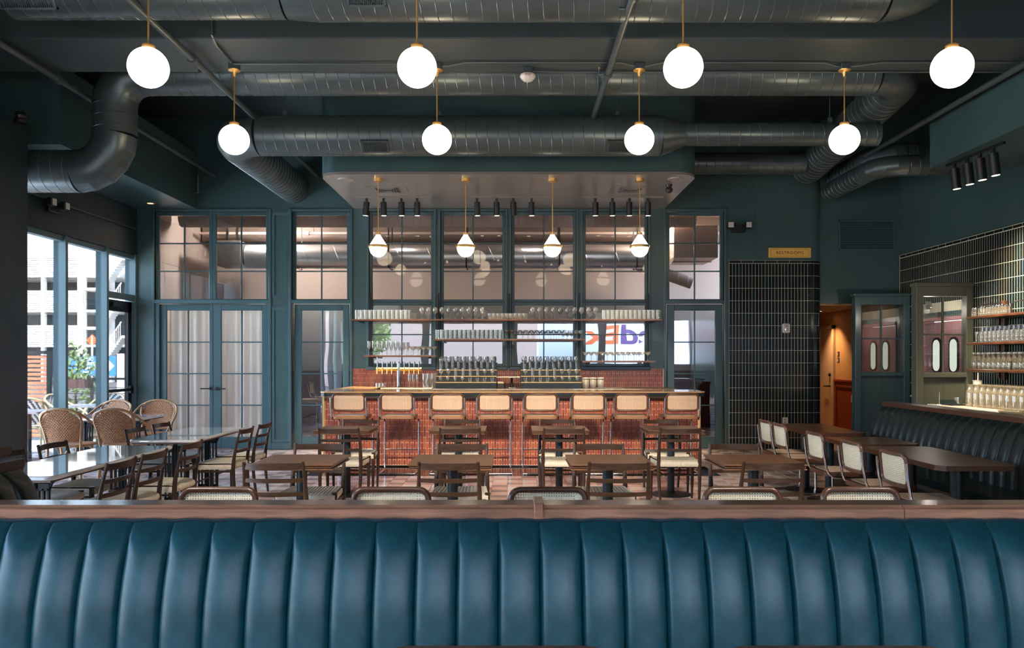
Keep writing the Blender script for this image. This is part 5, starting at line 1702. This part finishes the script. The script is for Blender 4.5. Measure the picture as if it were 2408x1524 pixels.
# prep counter with shelves of glassware
pc = thing('prep_counter', (6.17, 9.6, 0), 'prep counter with pale marble top behind the dark booth', 'counter')
MB().box(-.42, .415, -2.6, 1.45, .87, .90, .004).obj('marble_top', 'marble_counter', pc)
MB().box(-.38, .41, -2.6, 1.43, 0, .87).obj('counter_body', 'bar_edge', pc)
def side_shelf(z, y0, y1, label):
    t = thing('side_shelf', (6.40, (y0 + y1) / 2, z), label, 'shelf', 'shelves over the prep counter')
    L = (y1 - y0) / 2
    MB().box(-.18, .185, -L, L, -.032, 0, .004).obj('board', 'walnut_red', t)
    for y in (L - .22, L - .95):
        MB().tube(bez([(-.15, y, 0), (-.15, y, .09), (-.13, y - .03, .14), (-.10, y - .10, .15), (-.10, y - .42, .15)], 4), .007, 6).obj('guard_rail', 'black_metal', t)
        MB().box(.12, .18, y - .02, y + .02, -.12, -.03, .003).obj('bracket', 'walnut_red', t)
ZS = (2.10, 1.745, 1.385)
for z, lab in zip(ZS, ('top shelf', 'middle shelf', 'bottom shelf')):
    side_shelf(z, 8.4, 10.93, 'walnut ' + lab + ' of three over the prep counter')
for i, y in enumerate((10.62,)):
    t = thing('shelf_post', (6.56, y, 1.25), 'reddish wooden post holding the prep counter shelves', 'post')
    MB().box(-.03, .022, -.035, .035, 0, 1.05, .003).obj('post', 'walnut_red', t)
gl('salt_bottle', [(0, 0), (.022, 0), (.024, .008), (.024, .075), (.018, .088), (.018, .10), (0, .10)], 12, 'jar_glass')
gl('stacked_tumbler', [(0, 0), (.030, 0), (.036, .05), (.034, .055), (.038, .085), (.040, .145), (.038, .145), (.030, .02), (0, .02)], 14, 'clear_glass')
gl('jar_bottle', [(0, 0), (.045, 0), (.048, .012), (.048, .15), (.036, .175), (.034, .205), (0, .205)], 16, 'jar_glass')
gl('carafe', [(0, 0), (.058, 0), (.062, .02), (.060, .05), (.064, .075), (.060, .10), (.063, .125), (.058, .15), (.060, .175), (.052, .205), (.040, .235), (.036, .265), (.043, .29), (.041, .29), (.034, .265), (.05, .2), (.055, .03), (0, .012)], 18, 'carafe_glass')
capm = MB().lathe([(0, .205), (.037, .205), (.038, .21), (.038, .226), (0, .228)], n=16).mesh('cap', 'plastic_white')
bulbm = MB().lathe([(0, .10), (.019, .10), (.02, .108), (.012, .122), (0, .126)], n=12).mesh('stopper', 'chrome')
def yrow(kind, x, y0, y1, n, z, label, group, rows=1, dx=.09, cap=None, jitter=0):
    for r in range(rows):
        for i in range(n):
            o = put(kind, GL[kind], None, (x + r * dx, y1 + (y0 - y1) * (i + .5) / n, z), rnd.uniform(0, 6))
            if cap: put(cap.name.split('.')[0], cap, o)
            tag(o, label + ', ' + NTH[i] + ' from the far end' + ('' if rows == 1 else ', ' + ('front', 'second', 'third')[r] + ' row'), 'bottle' if 'bottle' in kind else ('carafe' if kind == 'carafe' else 'glass'), group)
yrow('salt_bottle', 6.27, 10.1, 10.88, 12, ZS[0], "small stoppered bottle on the top prep shelf", 'small bottles, top prep shelf', 2, .06, bulbm)
yrow('stacked_tumbler', 6.27, 8.9, 10.78, 20, ZS[1], "upright tumbler on the middle prep shelf", 'tumblers, middle prep shelf', 3, .09)
yrow('stacked_tumbler', 6.31, 8.9, 10.72, 19, ZS[1] + .058, "nested upper tumbler on the middle prep shelf", 'nested tumblers, middle prep shelf', 2, .09)
yrow('jar_bottle', 6.29, 8.9, 10.88, 18, ZS[2], "white-capped jar on the bottom prep shelf", 'capped jars, bottom prep shelf', 2, .11, capm)
yrow('carafe', 6.03, 9.2, 10.55, 10, .90, "ribbed carafe at the prep counter's front", 'carafes on the prep counter', 2, .14)
yrow('carafe', 6.31, 9.2, 10.62, 10, .90, "ribbed carafe at the prep counter's rear", 'carafes on the prep counter, rear', 2, .14)
t = thing('drinks_tray', (5.98, 10.82, .90), 'curled dark tray lying on the prep counter', 'tray')
MB().grid(lambda u, v: (-.12 + .24 * u, -.16 + .32 * v, .012 + (.05 * ((v - .75) / .25) ** 2 if v > .75 else 0)), 6, 16).obj('sheet', 'leather_dark', t, fix=False)
MB().box(-.12, .12, -.16, .10, 0, .008, .003).obj('base', 'leather_dark', t)
o = put('ribbed_cup', GL['short_tumbler'], None, (6.12, 10.98, .90)); tag(o, 'single short tumbler behind the curled tray', 'glass')
t = thing('bill_spike', (5.85, 10.92, .90), 'thin chrome bill spike on the end of the prep counter', 'spike')
MB().lathe([(0, 0), (.05, 0), (.05, .008), (.006, .014), (0, .014)], n=20).obj('base', 'chrome', t)
MB().cyl((0, 0, .01), (0, 0, .17), .004, .002, n=8).obj('spike', 'plastic_white', t)
t = thing('paper_cup', (6.22, 10.66, .90), 'white paper cup with a straw among the carafes', 'cup')
MB().lathe([(0, .0), (.045, 0), (.05, .30), (.062, .34), (.058, .34), (.04, .02), (0, .02)], n=18).obj('cup', 'plastic_white', t)
MB().cyl((0, 0, .05), (.01, 0, .44), .008, n=8).obj('straw', 'plastic_white', t)
t = thing('glass_tray', (4.62, 7.3, .97), 'clear glass serving bowl behind the booth rail at right', 'bowl')
MB().lathe([(0, 0), (.08, 0), (.13, .04), (.15, .075), (.145, .075), (.12, .04), (0, .01)], n=24).obj('bowl', 'jar_glass', t)
MB().box(-.18, .18, -.18, .18, -.97, 0).obj('pedestal', 'bar_edge', t)

# ------------------------------------------------------------------ outside, left: patio, street, parking garage
struct('ground', MB().box(-120, 120, -60, 140, -.6, -.21), 'asphalt')
struct('patio_floor', MB().box(-13, -6.7, 6, 15.4, -.2, -.01), 'stone_floor')
struct('pavement', MB().box(-14, 14, -7, YF - .2, -.2, -.02), 'stone_floor')
bc = arm_chair('bistro_chair', ('weave_blue', 'weave_white'), 'bamboo_pale', True)
first = [bc]
for x, y, rz, lab in ((-7.05, 10.75, PI / 2, 'striped bistro chair against the dark corner block, cut by it'), (-7.75, 12.7, .5, 'striped bistro chair before the slatted fence'),
                      (-7.95, 11.6, -.9, 'striped bistro chair at the nearer patio table'), (-7.6, 13.7, -PI / 2, 'striped bistro chair seen edge-on through the middle pane'),
                      (-7.25, 14.1, PI, 'striped bistro chair under the hanging planter railing'), (-6.98, 14.75, PI, 'striped bistro chair seen through the exit door')):
    o = use(bc, first)
    o.location = (x, y, 0); o.rotation_euler = (0, 0, rz)
    tag(o, lab, 'chair', 'bistro chairs on the patio')
for x, y, lab in ((-7.25, 11.95, 'pale patio table seen through the first pane'), (-7.15, 13.45, 'pale patio table seen through the middle pane')):
    t = thing('patio_table', (x, y, 0), lab, 'table', 'patio tables')
    MB().prism(rrect(-.33, .33, -.33, .33, .05), .72, .75, 'z').obj('table_top', 'concrete_white', t)
    MB().cyl((0, 0, .02), (0, 0, .72), .03).obj('column', 'black_metal', t)
    MB().lathe([(0, 0), (.24, 0), (.24, .012), (.04, .03), (0, .03)], n=24).obj('foot', 'black_metal', t)
t = thing('slatted_fence', (-9.9, 15.0, 0), 'reddish slatted wooden fence in a black frame on the patio', 'fence')
MB().box(-1.2, 1.2, -.04, .04, 1.62, 1.68).box(1.14, 1.2, -.04, .04, 0, 1.62).box(-1.2, -1.14, -.04, .04, 0, 1.62).obj('fence_frame', 'black_metal', t)
for k in range(19):
    MB().box(-1.14, 1.14, -.012, .012, .06 + k * .082, .115 + k * .082, .003).obj('slat', 'fence_wood', t)
t = thing('cable_railing', (-7.7, 15.1, 0), 'dark patio railing with thin horizontal bars', 'railing')
MB().box(-.9, 1.1, -.025, .025, 1.13, 1.17, .003).obj('top_rail', 'black_metal', t)
for x in (-.9, -.28, .45, 1.1): MB().box(x - .022, x + .022, -.022, .022, 0, 1.15 if x != .45 else 1.55).obj('rail_post', 'black_metal', t)
for k in range(8): MB().cyl((-.9, 0, .18 + k * .115), (1.1, 0, .18 + k * .115), .006, n=6).obj('cable', 'black_metal', t)
t = thing('hanging_planter', (-8.28, 14.98, .98), 'dark hanging planter on the patio railing', 'planter')
MB().prism([(-.16, .16), (-.12, 0), (.12, 0), (.16, .16)], -.3, .3, 'x').obj('trough', 'planter', t)
lf = MB()
for k in range(60):
    a = rnd.uniform(0, 6.28); x, y = rnd.uniform(-.28, .28), rnd.uniform(-.1, .1); h = rnd.uniform(.08, .2)
    lf.add([(x, y, .15), (x + .03 * math.cos(a), y + .03 * math.sin(a), .15 + h * .6), (x + .08 * math.cos(a), y + .08 * math.sin(a), .15 + h), (x - .02 * math.sin(a), y + .02 * math.cos(a), .15 + h * .5)], [(0, 1, 2, 3)])
o = lf.obj('foliage', 'leaf', t, fix=False); o['kind'] = 'stuff'
t = thing('parking_sign', (-13.2, 25, 1.1), 'blue street banner with white parking lettering and an arrow', 'sign')
MB().box(-.75, .75, -.02, .02, -.1, .52).obj('banner', 'sign_blue', t)
for z, s, b in ((.42, .15, 'PUBLIC'), (.28, .15, 'PARKING'), (.14, .15, 'GARAGE'), (0, .12, '24/7')):
    text_mesh('lettering', b, s, 'plastic_white', t, (-.2, -.025, z), (PI / 2, 0, 0), .002, 1, .003)
MB().prism([(.28, .5), (.42, .5), (.70, .21), (.42, -.08), (.28, -.08), (.50, .21)], -.026, -.02, 'y').obj('arrow', 'plastic_white', t)
MB().box(-1.0, -.78, -.02, .02, -1.3, .6).box(.78, 1.0, -.02, .02, -1.3, .6).obj('sign_posts', 'concrete_white', t)
# parking garage across the street
GD = 60.0
gk = GD / 1872
t = thing('parking_garage', (-34, GD, 0), 'white multi-storey parking garage with louvred parapets across the street', 'building')
def gz(py): return 1.52 - (py - 845) * gk
gx0, gx1 = -30, (202 - 1206) * gk + 34
MB().box(gx0, gx1 + 8, 4, 14, -.3, gz(640)).obj('deck_core', 'garage_dark', t)
for (a, b) in ((645, 652), (728, 734), (810, 816)):
    MB().box(gx0, gx1 + 6, 0, 10, gz(b), gz(a)).obj('floor_slab', 'concrete_white', t)
for (a, b) in ((603, 645), (683, 728), (765, 810)):
    z0, z1 = gz(b), gz(a)
    pnl = MB().box(gx0, gx1, .06, .1, z0, z1).obj('parapet', 'concrete_white', t)
    m = MB()
    n = 9
    for k in range(n):
        z = z0 + (z1 - z0) * (k + .1) / n
        m.box(gx0, gx1, -.04, .06, z, z + (z1 - z0) / n * .72)
    m.obj('louvres', 'concrete_white', pnl)
for px in (103, 193, 262):
    x = (px - 1206) * gk + 34
    wc = {103: .07, 193: .22, 262: .12}[px]
    MB().box(x - wc, x + wc, -.25, .3, -.3, gz(560 if px == 193 else 603)).obj('column', 'concrete_white', t)
for k, (a, b) in enumerate(((600, 700), (690, 790), (780, 880))):   # stair flights at the right end
    x0, x1 = (256 - 1206) * gk + 34, (304 - 1206) * gk + 34
    za, zb = gz(b - 20), gz(a + 10)
    m = MB()
    ns = 12
    for i in range(ns):
        xa, xb = x0 + (x1 - x0) * i / ns, x0 + (x1 - x0) * (i + 1) / ns
        zz = za + (zb - za) * i / ns
        m.box(xa, xb, -1.2, -.2, zz - .12, zz + .10)
        m.box((xa + xb) / 2 - .02, (xa + xb) / 2 + .02, -1.24, -1.2, zz, zz + 1.0)
    m.obj('stair_flight', 'concrete_white', t)
    MB().tube([(x0, -1.22, za + 1.0), (x1, -1.22, zb + 1.0)], .05, 6).obj('handrail', 'concrete_white', t)
    MB().box(x0 - 1.5, x0, -1.2, .3, za - .2, za).box(x1, x1 + 1.5, -1.2, .3, zb - .2, zb).obj('landing', 'concrete_white', t)
t = thing('street_sign', (-14.0, 26.5, 0), 'orange street sign on a thin post before the garage', 'sign')
MB().cyl((0, 0, -.2), (0, 0, 2.3), .03, n=8).obj('post', 'concrete_white', t)
MB().prism([(0, 1.95), (.2, 2.15), (0, 2.35), (-.2, 2.15)], -.01, .01, 'y').obj('plate', 'logo_orange', t)
def shrub(name, x, y, r, h, label, trunk=0, cat='shrub', nleaf=700):
    t = thing(name, (x, y, 0), label, cat)
    m = MB()
    for k in range(nleaf):
        a, b = rnd.uniform(0, 2 * PI), math.acos(rnd.uniform(-1, 1))
        rr = rnd.uniform(.55, 1) 
        p = Vector((r * rr * math.sin(b) * math.cos(a), r * rr * math.sin(b) * math.sin(a), trunk + h / 2 + h / 2 * rr * math.cos(b)))
        s = r * rnd.uniform(.08, .15)
        u = Vector((rnd.gauss(0, 1), rnd.gauss(0, 1), rnd.gauss(0, 1))).normalized(); v = u.orthogonal().normalized()
        m.add([p - u * s, p + v * s * .5, p + u * s, p - v * s * .5], [(0, 1, 2, 3)])
    o = m.obj('foliage', 'leaf', t, fix=False); o['kind'] = 'stuff'
    MB().tube([(0, 0, -.2), (.03, 0, trunk * .6), (0, 0, trunk + h * .5)], [r * .09 + .02, r * .07 + .015, .015], 8).obj('trunk', 'bark', t)
shrub('patio_shrub', -8.1, 15.7, .25, .45, 'small leafy shrub behind the patio railing, right one')
shrub('patio_shrub', -8.9, 16.2, .45, 1.9, 'tall leafy shrub beside the slatted fence')

# ------------------------------------------------------------------ behind the viewer: street whose reflection shows in the bar windows
YT = -9.0
t = thing('delivery_truck', (5.6, YT, 0), 'white delivery truck with orange and purple lettering, reflected in the bar windows', 'truck')
MB().box(-4.4, 3.2, -2.4, 0, .9, 3.25, .03).obj('cargo_box', 'truck_white', t)
MB().prism([(3.2, .6), (5.2, .6), (5.25, 1.5), (4.7, 2.5), (3.2, 2.6)], -2.3, -.05, 'y').obj('cab', 'truck_white', t)
MB().box(-4.3, 5.0, -2.2, -.2, .45, .9).obj('chassis', 'plastic_black', t)
for x in (-3.2, -2.2, 4.0):
    for y in (-.15, -2.2): MB().cyl((x, y - .12, .48), (x, y + .12, .48), .48, n=24).obj('wheel', 'rubber', t)
text_mesh('lettering', 'Fed', 1.15, 'logo_purple', t, (1.12, .008, 2.62), (PI / 2, 0, PI), .003, 1.32, .035, 'RIGHT').location = (-.72, .008, 2.58)
text_mesh('lettering', 'Ex', 1.15, 'logo_orange', t, (-.72, .008, 2.58), (PI / 2, 0, PI), .003, 1.32, .035, 'LEFT')
t = thing('parked_car', (2.3, -6.6, 0), 'dark blue parked car before the delivery truck, reflected in the bar windows', 'car')
MB().prism([(-2.1, .45), (2.1, .45), (2.15, .85), (1.3, .98), (.75, 1.45), (-.9, 1.47), (-1.6, 1.0), (-2.15, .9)], -1.7, 0, 'y').obj('body', 'car_paint', t)
MB().prism([(1.15, 1.0), (.7, 1.40), (-.85, 1.42), (-1.4, 1.02)], .0, .006, 'y').obj('side_window', 'plastic_black', t)
for x in (-1.3, 1.35):
    for y in (-.08, -1.6): MB().cyl((x, y - .1, .33), (x, y + .1, .33), .33, n=20).obj('wheel', 'rubber', t)
t = thing('street_facade', (0, -24, 0), 'brown building across the street, reflected in the bar windows', 'building')
MB().box(-45, 45, -2, 0, -.2, 9).obj('wall', 'facade_brown', t)
for k in range(16):
    MB().box(-40 + k * 5.2, -37.4 + k * 5.2, 0, .05, 4.6, 6.8).obj('facade_window', 'garage_dark', t)
shrub('street_tree', -6.6, -7.8, 1.3, 3.0, 'green street tree reflected in the glazed door left of the bar', 1.3, 'tree', 1600)
shrub('street_tree', -11.5, -2.2, .9, 2.2, 'green street tree outside the left windows, reflected in the door left of the bar', 1.2, 'tree', 1600)
shrub('street_tree', -11.0, 2.4, .8, 2.0, 'green street tree outside the left windows, nearer the patio', 1.2, 'tree', 1400)
struct('side_pavement', MB().box(-20, -6.7, -7, 6, -.2, -.02), 'stone_floor')
